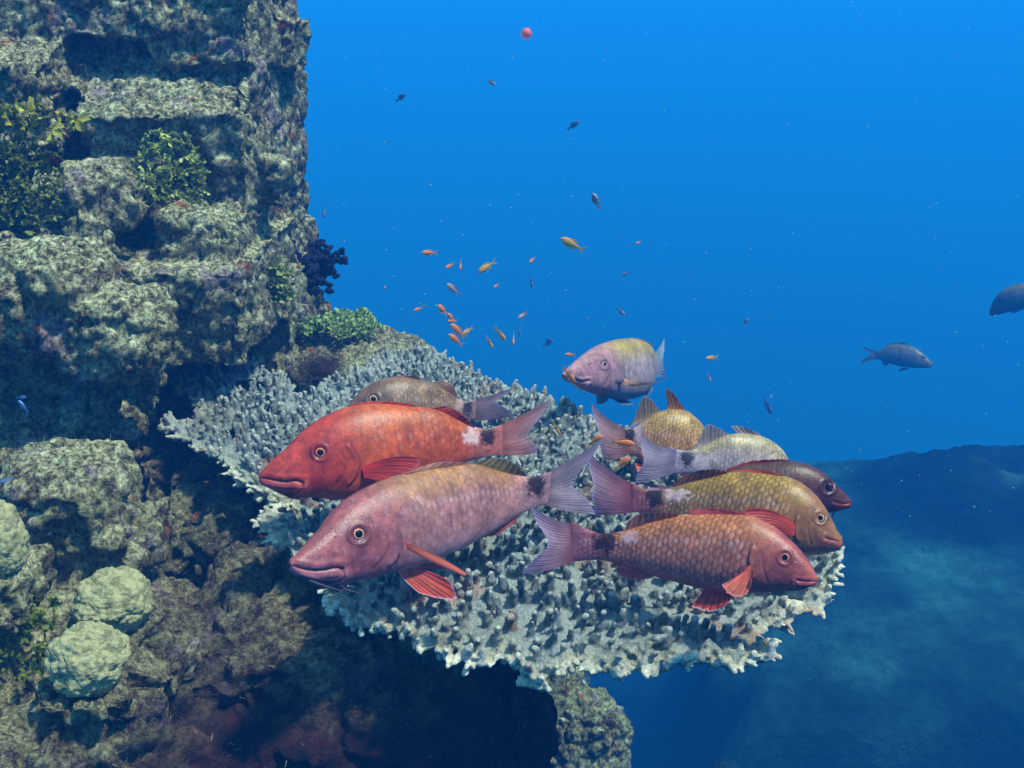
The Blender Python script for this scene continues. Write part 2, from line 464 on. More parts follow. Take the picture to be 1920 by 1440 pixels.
blob(acc, P(-20, 1110, 1.12), (0.07, 0.07, 0.05))
blob(acc, P(400, 985, 1.70), (0.07, 0.10, 0.07))
blob(acc, P(455, 1010, 1.60), (0.07, 0.10, 0.05))
for k in range(34):                                               # loose lumps all over the faces
    px = random.uniform(-20, 540); py = random.uniform(0, 1060)
    f = 2.0 if py < 430 else (1.66 if py < 600 else 1.52)
    if px > 440 and py > 430: f = 2.0
    if px > 270 and py > 560: continue
    r = random.uniform(0.018, 0.055)
    c = P(px, py, 1.0); c = c * (f / c[1]) if True else c
    if c[0] > -0.50: continue
    w_, h_, d_ = r * random.uniform(.8, 1.9), r, r * random.uniform(.5, 1.3)
    box(acc, c[0] - w_, c[0] + w_, c[1] - h_, c[1] + h_, c[2] - d_, c[2] + d_, [random.uniform(-22, 22) for _ in range(3)])
RV, RF, RN = remeshed(acc, 0.0065, 1)
wall = sstep(0.25, 0.7, RN[:, 0])                                  # right-hand face gets vertical fluting
str_ = RV * np.array([26, 26, 5.0])
low = sstep(-0.55, -0.70, RV[:, 2])
disp = 0.027 * fbm(RV * 5, 2, 1) + (0.012 + 0.012 * low) * fbm(RV * 20, 3, 5) * (1 - 0.4 * wall) + 0.015 * wall * fbm(str_, 3, 9)
rid = 1 - np.abs(fbm(RV * 16, 3, 12)) * 2.2
disp -= (0.026 + 0.02 * low) * np.clip(rid - 0.6, 0, 1)
rid2 = 1 - np.abs(fbm(RV * np.array([30, 30, 16]), 3, 17)) * 2.2
disp -= 0.012 * np.clip(rid2 - 0.4, 0, 1)
disp *= 1 - 0.2 * sstep(0.6, 0.95, RN[:, 2])
RV = RV + RN * disp[:, None]
RN = normals_of(RV, RF)
RV = RV + RN * (0.0085 * fbm(RV * 62, 3, 20) + 0.004 * (vnoise(RV * 170, 31) - .5))[:, None]
# drop what can never be seen: deep inside the left / behind
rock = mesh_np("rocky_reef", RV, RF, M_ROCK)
tag(rock, kind='structure')

# turf algae fuzz growing on the rock: one uncountable cover
RN = normals_of(RV, RF)
qx, qy, qd = proj(RV)
fcx = RV[RF].mean(1); fn = RN[RF].mean(1); fn /= np.linalg.norm(fn, axis=1)[:, None]
fx, fy, fd = proj(fcx)
facing = -(fn * fcx).sum(1) / np.linalg.norm(fcx, axis=1)
pr = (0.35 + 1.0 * np.clip(fn[:, 2], 0, 1)) * (facing > -0.25) * (fx > -60) * (fx < 1250) * (fy > -60) * (fy < 1500)
pr = pr * (0.25 + 1.2 * (fbm(fcx * 14, 3, 40) > -0.05)); pr = pr / pr.sum()
idx = rng.choice(len(fcx), 17000, p=pr)
def blades(pos, nor, size, width, colr, droop=0.3, jitter=0.9, seg=2):
    n = len(pos)
    d = nor + rng.normal(0, jitter * 0.55, (n, 3)); d[:, 2] += 0.25; d /= np.linalg.norm(d, axis=1)[:, None]
    side = np.cross(d, rng.normal(0, 1, (n, 3))); side /= np.linalg.norm(side, axis=1)[:, None] + 1e-9
    rows = []
    for k in range(seg + 1):
        t = k / seg
        w = width * (1 - 0.75 * t)
        cen = pos + d * (size * t)[:, None] + np.cross(side, d) * (droop * size * t * t)[:, None]
        rows.append(cen - side * w[:, None]); rows.append(cen + side * w[:, None])
    V = np.stack(rows, 1)                      # n, 2(seg+1), 3
    base = np.arange(n)[:, None] * (2 * (seg + 1))
    F = []
    for k in range(seg):
        F.append(np.concatenate([base + 2 * k, base + 2 * k + 1, base + 2 * k + 3, base + 2 * k + 2], 1))
    C = np.repeat(colr[:, None, :], 2 * (seg + 1), axis=1)
    return V.reshape(-1, 3), np.vstack(F), C.reshape(-1, 3)
pal = np.array([[0.17, 0.17, 0.07], [0.24, 0.24, 0.13], [0.10, 0.085, 0.05], [0.30, 0.30, 0.20], [0.13, 0.14, 0.05]])
ci = pal[rng.integers(0, 5, len(idx))] * rng.uniform(0.6, 1.25, (len(idx), 1))
V, F, C = blades(fcx[idx] - fn[idx] * 0.001, fn[idx], 0.003 + 0.010 * rng.random(len(idx)) ** 2.2, rng.uniform(0.0004, 0.0010, len(idx)), ci)
turf = mesh_np("algae_turf", V, F, M_TURF, None, C)
tag(turf, kind='stuff', label='short olive turf algae growing over the reef rock', cat='algae')

# ------------------------------------------------------------------ sea floor with the far reef on the right
gx = np.concatenate([np.linspace(-70, -4, 50, endpoint=False), np.linspace(-4, 7, 330), np.linspace(7, 80, 70)[1:]])
gy = np.concatenate([np.linspace(-12, 1.6, 24, endpoint=False), np.linspace(1.6, 9, 260), np.linspace(9, 120, 100)[1:]])
X, Y = np.meshgrid(gx, gy, indexing='ij')
pz = np.stack([X, Y, X * 0], -1)
Z = -5.2 + 0.5 * fbm(pz * 0.4, 3, 3) - 0.42 * np.clip(Y - 6.5, 0, 24)
w1 = fbm(pz * 1.1, 3, 50) * 0.35
plat = sstep(0.55, 1.4, X + w1 - 0.2 * (Y - 4.5)) * sstep(3.3, 3.8, Y + w1 * 0.6) * (1 - sstep(6.6, 7.6, Y))
Z = Z * (1 - plat) + (-3.06 + 0.03 * (X - 2)) * plat
ridge = sstep(1.9, 3.4, X + 0.9 * w1) * sstep(5.0, 5.7, Y + 0.8 * w1) * (1 - sstep(6.0, 7.0, Y))
Z = Z + ridge * (0.38 + 0.24 * fbm(pz * 0.9, 2, 60))
# dark rock rising in front, low on the right
fore = sstep(0.30, 0.75, X + w1) * sstep(1.4, 2.0, Y) * (1 - sstep(2.95, 3.75, Y + 0.9 * w1 + 0.10 * (X - 1.2)))
Z = Z * (1 - fore) + (-2.62 + 0.16 * fbm(pz * 0.9, 2, 66)) * fore
rough = 0.06 + 0.16 * sstep(0, 0.6, ridge) * 0.45 + 0.22 * (1 - plat) * (1 - fore) + 0.06 * fore
Z = Z + rough * (0.6 * fbm(pz * 2.4, 4, 70) + 0.5 * np.abs(fbm(pz * 6, 3, 80)) + 0.25 * fbm(pz * 13, 3, 85))
sand = sstep(0.85, 1.0, plat) * (1 - sstep(0.02, 0.25, ridge)) * (1 - sstep(0.0, 0.3, fore))
patch = sstep(-0.35, 0.25, fbm(pz * 1.6, 4, 90))
sand = sand * (0.25 + 0.75 * patch)
tops = sstep(-0.05, 0.35, fbm(pz * 2.6, 3, 95)) * sstep(0.8, 1, ridge) + 0.35 * sstep(0.15, 0.45, fbm(pz * 3.6, 3, 97)) * fore
c = mixc(np.array([0.003, 0.008, 0.008]) * np.ones(X.shape + (3,)), np.array([0.018, 0.060, 0.050]), sand)
c = mixc(c, np.array([0.03, 0.06, 0.05]), tops * 0.8)
floor = mesh_np("seabed", np.stack([X, Y, Z], -1), grid_faces(len(gx), len(gy)), M_FLOOR, None, c)
tag(floor, kind='structure')

#%%CORAL
# ------------------------------------------------------------------ the table coral
OUT = [(470, 912), (505, 935), (560, 950), (545, 968), (488, 968), (482, 985), (508, 1000), (520, 1018), (560, 1030), (600, 1050), (610, 1100), (628, 1128), (660, 1148), (735, 1172),
       (765, 1180), (800, 1212), (850, 1216), (905, 1222), (935, 1212), (975, 1240), (988, 1262), (1030, 1268), (1062, 1246), (1085, 1232), (1105, 1250), (1165, 1256),
       (1200, 1236), (1235, 1250), (1265, 1236), (1330, 1238), (1365, 1246), (1400, 1228), (1442, 1228), (1440, 1190), (1425, 1165), (1478, 1142), (1470, 1112),
       (1490, 1105), (1535, 1128), (1545, 1098), (1568, 1075), (1568, 1042), (1540, 1000), (1480, 950), (1380, 900), (1290, 860), (1200, 825), (1125, 800), (1112, 790), (1085, 772), (1040, 752), (1000, 745), (950, 712), (905, 700), (872, 680),
       (835, 660), (790, 652), (700, 668), (660, 700), (600, 722), (560, 742), (530, 700), (495, 690), (465, 672), (440, 652), (415, 668), (385, 655), (350, 680), (352, 700), (330, 706), (328, 725), (360, 745),
       (378, 772), (350, 790), (312, 778), (320, 800), (350, 822), (395, 842), (420, 862), (440, 885), (455, 905)]
OUT = np.array(OUT, float)
def plane_from_px(px, py, z=PLATE_Z):
    r = P(px, py, 1.0); return r * (z / r[..., 2])[..., None]
OW = plane_from_px(OUT[:, 0], OUT[:, 1], PLATE_Z - 0.022)[:, :2]
def sdf_poly(q, poly):
    """signed distance, inside positive"""
    d = np.full(len(q), 1e9); ins = np.zeros(len(q), bool)
    for i in range(len(poly)):
        a, b = poly[i], poly[(i + 1) % len(poly)]
        e = b - a; w = q - a
        t = np.clip((w @ e) / (e @ e), 0, 1); dd = np.linalg.norm(w - t[:, None] * e, axis=1)
        d = np.minimum(d, dd)
        c = ((a[1] <= q[:, 1]) != (b[1] <= q[:, 1]))
        with np.errstate(divide='ignore', invalid='ignore'):
            xi = a[0] + (q[:, 1] - a[1]) * e[0] / (e[1] if e[1] != 0 else 1e-12)
        ins ^= c & (q[:, 0] < xi)
    return np.where(ins, d, -d)
HOLES = [(472, 716, 0.030), (640, 790, 0.02), (600, 905, 0.022), (430, 800, 0.010)]
HW = [(plane_from_px(a, b, PLATE_Z - 0.022)[:2], r) for a, b, r in HOLES]
cen = plane_from_px(760, 905)[:2]
acc = Acc()
# plate, built as a thin closed sheet with an uneven top
step = 0.005
x0, y0 = OW.min(0) - 0.02; x1, y1 = OW.max(0) + 0.02
gx = np.arange(x0, x1, step); gy = np.arange(y0, y1, step)
X, Y = np.meshgrid(gx, gy, indexing='ij'); q = np.stack([X.ravel(), Y.ravel()], -1)
sd = sdf_poly(q, OW)
for hc, hr in HW: sd = np.minimum(sd, np.linalg.norm(q - hc, axis=1) - hr)
q3 = np.stack([q[:, 0], q[:, 1], q[:, 0] * 0], -1)
sdn = sd + 0.010 * fbm(q3 * 30, 3, 7) - 0.004
def plate_top(p):   # p (n,2) -> z of the living surface
    p3 = np.stack([p[:, 0], p[:, 1], p[:, 0] * 0], -1)
    rr = np.hypot(p[:, 0] - cen[0], p[:, 1] - cen[1]); aa = np.arctan2(p[:, 1] - cen[1], p[:, 0] - cen[0])
    rp = np.stack([rr * 22, aa * 13, aa * 0], -1)                   # fused branches radiate from the stem
    return PLATE_Z - 0.026 + 0.018 * fbm(p3 * 6, 3, 3) + 0.008 * fbm(p3 * 19, 2, 8) + 0.006 * (1 - np.abs(fbm(rp, 3, 41)) * 3)
inside = (sdn > 0.004)
# small wandering gaps between fused branches
gap = np.abs(fbm(q3 * 24, 2, 33)); inside &= ~((gap < 0.035) & (fbm(q3 * 9, 2, 35) > 0.22))
inside = inside.reshape(X.shape)
vi = -np.ones((2,) + X.shape, int)
cell = inside[:-1, :-1] & inside[1:, :-1] & inside[1:, 1:] & inside[:-1, 1:]
zt = plate_top(q).reshape(X.shape); th = (0.006 + 0.012 * sstep(0, 0.15, sd)).reshape(X.shape)
nV = X.size
VV = np.vstack([np.stack([X, Y, zt], -1).reshape(-1, 3), np.stack([X, Y, zt - th], -1).reshape(-1, 3)])
ids = np.arange(nV).reshape(X.shape)
a, b, c_, d_ = ids[:-1, :-1][cell], ids[1:, :-1][cell], ids[1:, 1:][cell], ids[:-1, 1:][cell]
Fq = [np.stack([a, b, c_, d_], -1), np.stack([d_, c_, b, a], -1) + nV]
pad = np.pad(cell, 1)
for (dx, dy, e0, e1) in ((-1, 0, (0, 1), (0, 0)), (1, 0, (1, 0), (1, 1)), (0, -1, (0, 0), (1, 0)), (0, 1, (1, 1), (0, 1))):
    nb = pad[1 + dx:pad.shape[0] - 1 + dx, 1 + dy:pad.shape[1] - 1 + dy]
    ii, jj = np.where(cell & ~nb)
    p = ids[ii + e0[0], jj + e0[1]]; r = ids[ii + e1[0], jj + e1[1]]
    Fq.append(np.stack([p, p + nV, r + nV, r], -1)[:, ::-1])
used = np.unique(np.vstack(Fq)); remap = np.zeros(2 * nV, int); remap[used] = np.arange(len(used))
acc.add(VV[used], remap[np.vstack(Fq)])
# branchlets
cen = plane_from_px(760, 905)[:2]
def branchlet(base, dirv, L, r, seg=9, rings=7):
    t = np.linspace(0, 1, rings)
    bend = rng.normal(0, 0.12, 3) * L
    path = base + np.outer(t, dirv) * L + np.outer(t ** 2, bend)
    rad = r * (1.50 - 0.75 * t + 0.10 * t ** 2) * (1 + 0.12 * rng.normal(0, 1, rings))
    # rounded tip
    tip = path[-1]
    tt = np.array([0.5, 0.85, 0.98]); 
    path = np.vstack([path, tip + np.outer(tt, dirv) * r * 0.8]); rad = np.concatenate([rad, rad[-1] * np.array([0.85, 0.5, 0.12])])
    V, F = tube(path, rad, seg)
    n = len(path) * seg
    acc.add(V, F)
    a0 = acc.n - n
    # caps
    acc.F.append(np.array([[a0 + (seg - 1 - k), a0 + (seg - 2 - k), a0 + (seg - 3 - k) % seg, a0 + seg - 1 - k] for k in range(0)]).reshape(-1, 4).astype(int)) if False else None
    c0 = len(acc.V); acc.V.append(np.vstack([path[0], path[-1] + dirv * r * 0.05])); i0 = acc.n; acc.n += 2
    ring0 = np.arange(seg) + a0; ring1 = np.arange(seg) + a0 + n - seg
    f0 = np.stack([np.full(seg, i0), np.roll(ring0, -1), ring0, ring0], -1); f1 = np.stack([np.full(seg, i0 + 1), ring1, np.roll(ring1, -1), np.roll(ring1, -1)], -1)
    caps.append(f0[:, :3]); caps.append(f1[:, :3])
caps = []
# Poisson-like placing on the plate
cand = rng.uniform([x0, y0], [x1, y1], (60000, 2))
csd = sdf_poly(cand, OW)
for hc, hr in HW: csd = np.minimum(csd, np.linalg.norm(cand - hc, axis=1) - hr)
cand = cand[csd > 0.003]; csd = csd[csd > 0.003]
cellsz = 0.0125; occ = {}; keep = []
for i, p in enumerate(cand):
    sp_ = 0.0158
    sp_ *= 0.85 + 0.5 * _tab[i % 65536]
    key = (int(p[0] / cellsz), int(p[1] / cellsz)); ok = True
    for ax in range(key[0] - 2, key[0] + 3):
        for ay in range(key[1] - 2, key[1] + 3):
            for j in occ.get((ax, ay), ()):
                if (cand[j] - p) @ (cand[j] - p) < sp_ * sp_: ok = False; break
            if not ok: break
        if not ok: break
    if ok: occ.setdefault(key, []).append(i); keep.append(i)
kp = cand[keep]; ks = csd[keep]
kz = plate_top(kp)
for p, s, z in zip(kp, ks, kz):
    rad_dir = (p - cen); rad_dir = rad_dir / (np.linalg.norm(rad_dir) + 1e-6)
    lean = 0.16 + 0.75 * math.exp(-s / 0.03) + random.gauss(0, 0.20)
    tw = random.gauss(0, 0.35); c2, s2 = math.cos(tw), math.sin(tw)
    rd = np.array([rad_dir[0] * c2 - rad_dir[1] * s2, rad_dir[0] * s2 + rad_dir[1] * c2])
    dv = np.array([rd[0] * lean, rd[1] * lean, 1.0]); dv /= np.linalg.norm(dv)
    L = random.uniform(0.013, 0.026) * (0.75 if s < 0.02 else 1.0); r = random.uniform(0.0034, 0.0054)
    b0 = np.array([p[0], p[1], z - 0.006])
    branchlet(b0, dv, L + 0.006, r)
    if random.random() < 0.7:                       # side bud
        az = random.uniform(0, 6.28); sd_ = np.array([math.cos(az) * 0.8, math.sin(az) * 0.8, 0.7]); sd_ /= np.linalg.norm(sd_)
        branchlet(b0 + dv * L * 0.45, sd_, L * 0.42, r * 0.72, 7, 4)
# rim: flat fingers reaching outwards, forking
per = resample(np.vstack([OW, OW[:1]]), 560)
tan = np.roll(per, -1, 0) - np.roll(per, 1, 0); nrm = np.stack([tan[:, 1], -tan[:, 0]], -1); nrm /= np.linalg.norm(nrm, axis=1)[:, None] + 1e-9
chk = sdf_poly(per + nrm * 0.004, OW); nrm[chk > 0] *= -1
pz_ = plate_top(per)
for i in range(0, 560):
    if random.random() < 0.12: continue
    p = per[i]; n2 = nrm[i] * 0.75 + 0.5 * (p - cen) / np.linalg.norm(p - cen); n2 /= np.linalg.norm(n2)
    an = random.gauss(0, 0.35); n2 = np.array([n2[0] * math.cos(an) - n2[1] * math.sin(an), n2[0] * math.sin(an) + n2[1] * math.cos(an)])
    dv = np.array([n2[0], n2[1], random.gauss(0.05, 0.14)]); dv /= np.linalg.norm(dv)
    b0 = np.array([p[0], p[1], pz_[i] - 0.006]) - dv * 0.040
    L = random.uniform(0.024, 0.048); r = random.uniform(0.0032, 0.0048)
    branchlet(b0, dv, L, r)
    for k in range(random.choice((1, 2, 3))):
        an = random.uniform(-1.0, 1.0); d3 = np.array([n2[0] * math.cos(an) - n2[1] * math.sin(an), n2[0] * math.sin(an) + n2[1] * math.cos(an), random.uniform(-0.2, 0.7)]); d3 /= np.linalg.norm(d3)
        branchlet(b0 + dv * L * random.uniform(0.55, 0.9), d3, random.uniform(0.008, 0.015), r * 0.72, 7, 4)
# stem under the plate
sx_, sy_ = cen
stem = Acc()
blob(stem, (sx_ + 0.02, sy_ + 0.16, PLATE_Z - 0.11), (0.13, 0.12, 0.09), (0, 0, 0), 0.9, 16)
tri_faces = np.vstack(caps)
def remeshed_tri(acc, tris, voxel, smooth_it):
    me = bpy.data.meshes.new("tmp")
    V = np.vstack(acc.V); F = np.vstack(acc.F)
    me.from_pydata(V.tolist(), [], F.tolist() + tris.tolist()); me.update()
    o = bpy.data.objects.new("tmp", me); COL.objects.link(o)
    r = o.modifiers.new("r", 'REMESH'); r.mode = 'VOXEL'; r.voxel_size = voxel; r.adaptivity = 0
    s = o.modifiers.new("s", 'SMOOTH'); s.iterations = smooth_it; s.factor = 0.5
    dg = bpy.context.evaluated_depsgraph_get(); ev = o.evaluated_get(dg); m2 = ev.to_mesh()
    n = len(m2.vertices); co = np.empty(n * 3, np.float32); m2.vertices.foreach_get("co", co)
    nl = len(m2.loops); vi = np.empty(nl, np.int32); m2.loops.foreach_get("vertex_index", vi)
    ls = np.empty(len(m2.polygons), np.int32); m2.polygons.foreach_get("loop_total", ls)
    ev.to_mesh_clear(); COL.objects.unlink(o); bpy.data.objects.remove(o); bpy.data.meshes.remove(me)
    st = np.concatenate([[0], np.cumsum(ls)[:-1]]); qd_ = ls == 4
    return co.reshape(-1, 3).astype(float), np.stack([vi[st[qd_] + k] for k in range(4)], -1)
CV, CF = remeshed_tri(acc, tri_faces, 0.0021, 1)
CN = normals_of(CV, CF)
up_h = CV[:, 2] - plate_top(CV[:, :2])
csd = sdf_poly(CV[:, :2], OW)
# polyps: fine knobbly texture
CV = CV + CN * (0.0020 * (vnoise(CV * 330, 4) - 0.5) + 0.0030 * (vnoise(CV * 150, 9) - .5))[:, None]
g = lin((104, 113, 112)) * np.ones((len(CV), 3))
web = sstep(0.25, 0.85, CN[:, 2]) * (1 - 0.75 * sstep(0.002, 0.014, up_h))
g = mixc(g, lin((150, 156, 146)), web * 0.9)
n1 = fbm(CV * 11, 3, 44)
g = mixc(g, lin((120, 116, 92)), sstep(0.0, 0.45, n1) * 0.55)
g = mixc(g, lin((172, 174, 160)), sstep(0.1, 0.5, -n1) * 0.5)
tipf = sstep(0.012, 0.022, up_h) * 0.25
rim = sstep(0.026, 0.002, csd)
front = sstep(1.65, 1.25, CV[:, 1])
g = mixc(g, lin((178, 172, 140)), np.clip(rim * (0.25 + 0.6 * front) * (0.55 + 0.9 * vnoise(CV * 25, 3)), 0, 1) * 0.8)
g = mixc(g, lin((232, 222, 190)), np.clip(sstep(0.008, -0.010, csd) * (0.30 + 0.70 * front), 0, 1) * 0.9)
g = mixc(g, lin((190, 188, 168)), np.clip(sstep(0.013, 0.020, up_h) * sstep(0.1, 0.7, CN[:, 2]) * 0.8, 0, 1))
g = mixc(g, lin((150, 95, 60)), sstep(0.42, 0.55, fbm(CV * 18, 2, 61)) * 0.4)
g *= (1 - 0.45 * (CN[:, 2] < -0.3) * 1.0)[:, None]   # darker on faces that point down
coral = empty("table_coral", (float(cen[0]), float(cen[1]), PLATE_Z - 0.15))
tag(coral, 'wide flat grey-blue table coral with stubby branchlets and cream tips along its rim', 'coral')
def attach(o, parent):
    o.parent = parent; o.matrix_parent_inverse = Matrix.Translation(parent.location).inverted()
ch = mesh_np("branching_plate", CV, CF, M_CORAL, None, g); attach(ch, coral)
SV, SF, SN = remeshed(stem, 0.006, 1)
SV = SV + SN * (0.012 * fbm(SV * 20, 3, 2))[:, None]
so = mesh_np("stem", SV, SF, M_CORAL, None, lin((95, 85, 70)) * np.ones((len(SV), 3))); attach(so, coral)

#%%FISH
# ------------------------------------------------------------------ goatfish builder
def nearest_param(pts, PXs, PYs, region=None):
    out = []
    for (x, y) in pts:
        d = (PXs - x) ** 2 + (PYs - y) ** 2
        k = np.argmin(d); out.append(k)
    return out
def seg_dist(PXs, PYs, line):
    """distance in photo px to a polyline + param"""
    line = catmull(line, 40); d = np.full(PXs.shape, 1e9); tt = np.zeros(PXs.shape)
    for i in range(len(line) - 1):
        a, b = line[i], line[i + 1]; e = b - a
        t = np.clip(((PXs - a[0]) * e[0] + (PYs - a[1]) * e[1]) / (e @ e + 1e-9), 0, 1)
        dd = np.hypot(PXs - a[0] - t * e[0], PYs - a[1] - t * e[1])
        m = dd < d; d = np.where(m, dd, d); tt = np.where(m, (i + t) / (len(line) - 1), tt)
    return d, tt
def scale_pattern(s, t, a, b):
    """overlapping scales: returns edge (1 at the free rim), relief 0..1, id noise"""
    r = 0.66 * b
    k0 = np.floor(s / a).astype(int)
    best_e = np.zeros(s.shape); rel = np.zeros(s.shape); idn = np.zeros(s.shape); done = np.zeros(s.shape, bool)
    for dk in range(-3, 3):
        k = k0 + dk
        sc_ = k * a; off = 0.5 * b * (k & 1)
        j = np.round((t - off) / b); tc_ = j * b + off
        dd = np.hypot((s - sc_) * 1.0, (t - tc_)) / r
        hit = (~done) & (dd < 1.0)
        best_e = np.where(hit, dd, best_e)
        rel = np.where(hit, np.clip((s - sc_) / r * 0.5 + 0.5, 0, 1), rel)
        idn = np.where(hit, _tab[((k * 7349 + j.astype(int) * 9151) & 65535)], idn)
        done |= hit
    return best_e, rel, idn

def build_fish(name, label, top, bot, d0, d1, pal, eye=None, mouth=None, gill=None, spot=None, saddle=None,
               fins=(), barbels=(), nu=420, nv=180, group='goatfish gathered over the table coral', wid=1.0, scale_amt=1.0,
               cat='fish', hi=True, scale_px=None, dcurve=None, lip=None, lip2=None):
    us = np.linspace(0, 1, nu) ** 1.0
    T2 = resample(catmull(top, 600), us); B2 = resample(catmull(bot, 600), us)
    dd = d0 + (d1 - d0) * (us if dcurve is None else np.interp(us, *dcurve))
    Tp = P(T2[:, 0], T2[:, 1], dd); Bp = P(B2[:, 0], B2[:, 1], dd)
    Cc = (Tp + Bp) / 2; H = (Tp - Bp) / 2; h = np.linalg.norm(H, axis=1)
    tan = np.gradient(Cc, axis=0)
    ks = max(3, nu // 14); ker = np.ones(ks) / ks
    tan = np.stack([np.convolve(np.pad(tan[:, k], ks // 2, mode='edge'), ker, 'valid')[:nu] for k in range(3)], -1)
    tan /= np.linalg.norm(tan, axis=1)[:, None]
    L = np.cross(tan, H); L /= np.linalg.norm(L, axis=1)[:, None] + 1e-9
    if (L[nu // 2] @ Cc[nu // 2]) > 0: L = -L          # +L faces the camera
    wr = np.interp(us, [0, .06, .18, .32, .55, .78, .92, 1], [.95, .72, .60, .58, .52, .42, .26, .05]) * wid
    w = h * wr
    th = np.linspace(0, 2 * math.pi, nv, endpoint=False)
    cs, sn = np.cos(th), np.sin(th)
    sh = np.sign(sn) * np.abs(sn) ** 0.92
    V = Cc[:, None] + H[:, None] * cs[None, :, None] + L[:, None] * (w[:, None] * sh[None])[..., None]
    Nn = H[:, None] / (h[:, None, None] ** 2 + 1e-9) * cs[None, :, None] + L[:, None] * (sn[None] / (w[:, None] + 1e-5))[..., None]
    Nn /= np.linalg.norm(Nn, axis=2)[..., None] + 1e-12
    # pixel position of the camera side, mirrored to the far side
    qx, qy, qd = proj(V)
    mir = (-np.arange(nv)) % nv; near = (sn >= 0)
    PX = np.where(near[None], qx, qx[:, mir]); PY = np.where(near[None], qy, qy[:, mir])
    S = np.concatenate([[0], np.cumsum(np.linalg.norm(np.diff(Cc, axis=0), axis=1))])
    LEN = S[-1]
    mpp = LEN / (np.hypot(*(np.array(top[-1], float) - np.array(top[0], float))) + 1e-6)   # metres per photo px along the fish
    ph = np.arccos(np.clip(cs, -1, 1)) / math.pi          # 0 back .. 1 belly
    Sg = np.repeat(S[:, None], nv, 1); hmax = h.max()
    tg = (ph - 0.5)[None] * (h[:, None] * 0.35 + hmax * 0.65) * 2.2
    ph2 = np.repeat(ph[None], nu, 0); U = np.repeat((S / LEN)[:, None], nv, 1)
    # ---- scales
    a_s = LEN / pal.get('ncol', 36); b_s = a_s * 1.35
    warp = 0.42 * a_s * (fbm(np.stack([Sg / a_s * .6, tg / a_s * .6, 0 * Sg], -1), 2, 5))
    e, rel, idn = scale_pattern(Sg + warp + tg * tg * 2.0, tg + warp, a_s, b_s)
    g_u = pal.get('headend', 0.27)
    smask = sstep(g_u - 0.02, g_u + 0.06, U - 0.05 * np.cos(ph2 * math.pi)) * (1 - sstep(0.93, 0.99, U)) * scale_amt * (1 - 0.7 * sstep(0.62, 0.86, ph2))
    # ---- colour
    top_c, mid_c, bel_c, head_c = (fl(pal[k]) for k in ('top', 'mid', 'bel', 'head'))
    c = mixc(top_c * np.ones((nu, nv, 3)), mid_c, sstep(0.22, 0.52, ph2 + 0.06 * fbm(np.stack([U * 9, ph2 * 4, 0 * U], -1), 2, 3)))
    c = mixc(c, bel_c, sstep(0.55, 0.85, ph2))
    hm = 1 - sstep(g_u - 0.10, g_u + 0.10, U + 0.04 * fbm(np.stack([U * 14, ph2 * 8, 0 * U], -1), 3, 13))
    c = mixc(c, head_c, hm * pal.get('headmix', 0.85))
    if 'jaw' in pal: c = mixc(c, fl(pal['jaw']), (1 - sstep(0.03, 0.16, U)) * sstep(0.35, 0.7, ph2))
    if 'ped' in pal: c = mixc(c, fl(pal['ped']), sstep(0.80, 0.93, U) * 0.85)
    p3 = np.stack([Sg / LEN * 10, tg / LEN * 10, np.zeros_like(Sg) + near[None] * 3.1], -1)
    mot = fbm(p3 * 1.6, 4, pal.get('seed', 1)); c = c * (1 + 0.45 * mot)[..., None]
    c = mixc(c, c * np.array([0.55, 0.55, 0.85]), sstep(0.05, 0.45, fbm(p3 * 2.6, 4, pal.get('seed', 1) + 21)) * 0.55 * (0.4 + 0.6 * hm))
    mot2 = fbm(p3 * 4.2, 3, pal.get('seed', 1) + 7)
    c = mixc(c, c * 0.6 + fl(pal.get('blot', (120, 60, 60))) * 0.35, sstep(0.15, 0.5, mot2) * 0.6)
    c = mixc(c, fl(pal.get('fleck', (200, 170, 170))), sstep(0.28, 0.6, fbm(p3 * 6.5, 3, pal.get('seed', 1) + 3)) * 0.35)
    c = c * (1 + 0.16 * (idn - 0.5) * smask * 2)[..., None]
    edge = sstep(0.62, 0.98, e) * smask * (0.55 + 0.75 * vnoise(p3 * 3 + 9, 4))
    cen_l = (1 - sstep(0.1, 0.75, e)) * smask
    c = mixc(c, c * fl(pal.get('edge', (120, 95, 60))) * 1.5, edge * pal.get('edgeamt', 0.75) * 0.75)
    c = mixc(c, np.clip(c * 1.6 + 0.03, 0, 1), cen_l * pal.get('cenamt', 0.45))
    sheen = cen_l * (idn > 0.45) * np.exp(-((ph2 - 0.42) / 0.13) ** 2) * pal.get('sheen', 0.6) * (0.5 + idn * 0.5)  # painted highlight: pale sheen on mid-flank scale centres
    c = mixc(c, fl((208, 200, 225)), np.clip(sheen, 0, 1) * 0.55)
    glint = (vnoise(np.stack([Sg / LEN * 170, tg / LEN * 170, np.zeros_like(Sg)], -1), 8) > 0.965) * 0.5; c = mixc(c, fl((235, 215, 215)), glint)  # tiny bright glints painted into the skin colour
    # lateral line: paler pored scales
    ll = np.exp(-((ph2 - (0.40 + 0.06 * (U - 0.3))) / 0.022) ** 2) * sstep(g_u, g_u + .05, U) * (0.5 + 0.5 * np.cos(Sg / a_s * 2 * math.pi))
    c = mixc(c, fl((205, 195, 200)), ll * pal.get('ll', 0.35))
    nz = fbm(p3 * 5, 3, 77)
    if saddle is not None:
        sx_, sy_, rx, ry, sc_col = saddle
        dsd = np.hypot((PX - sx_) / rx, (PY - sy_) / ry) + 0.8 * nz + 0.3 * fbm(p3 * 14, 2, 6)
        c = mixc(c, fl(sc_col), (1 - sstep(0.6, 1.3, dsd)) * (0.98 - 0.3 * idn * smask))
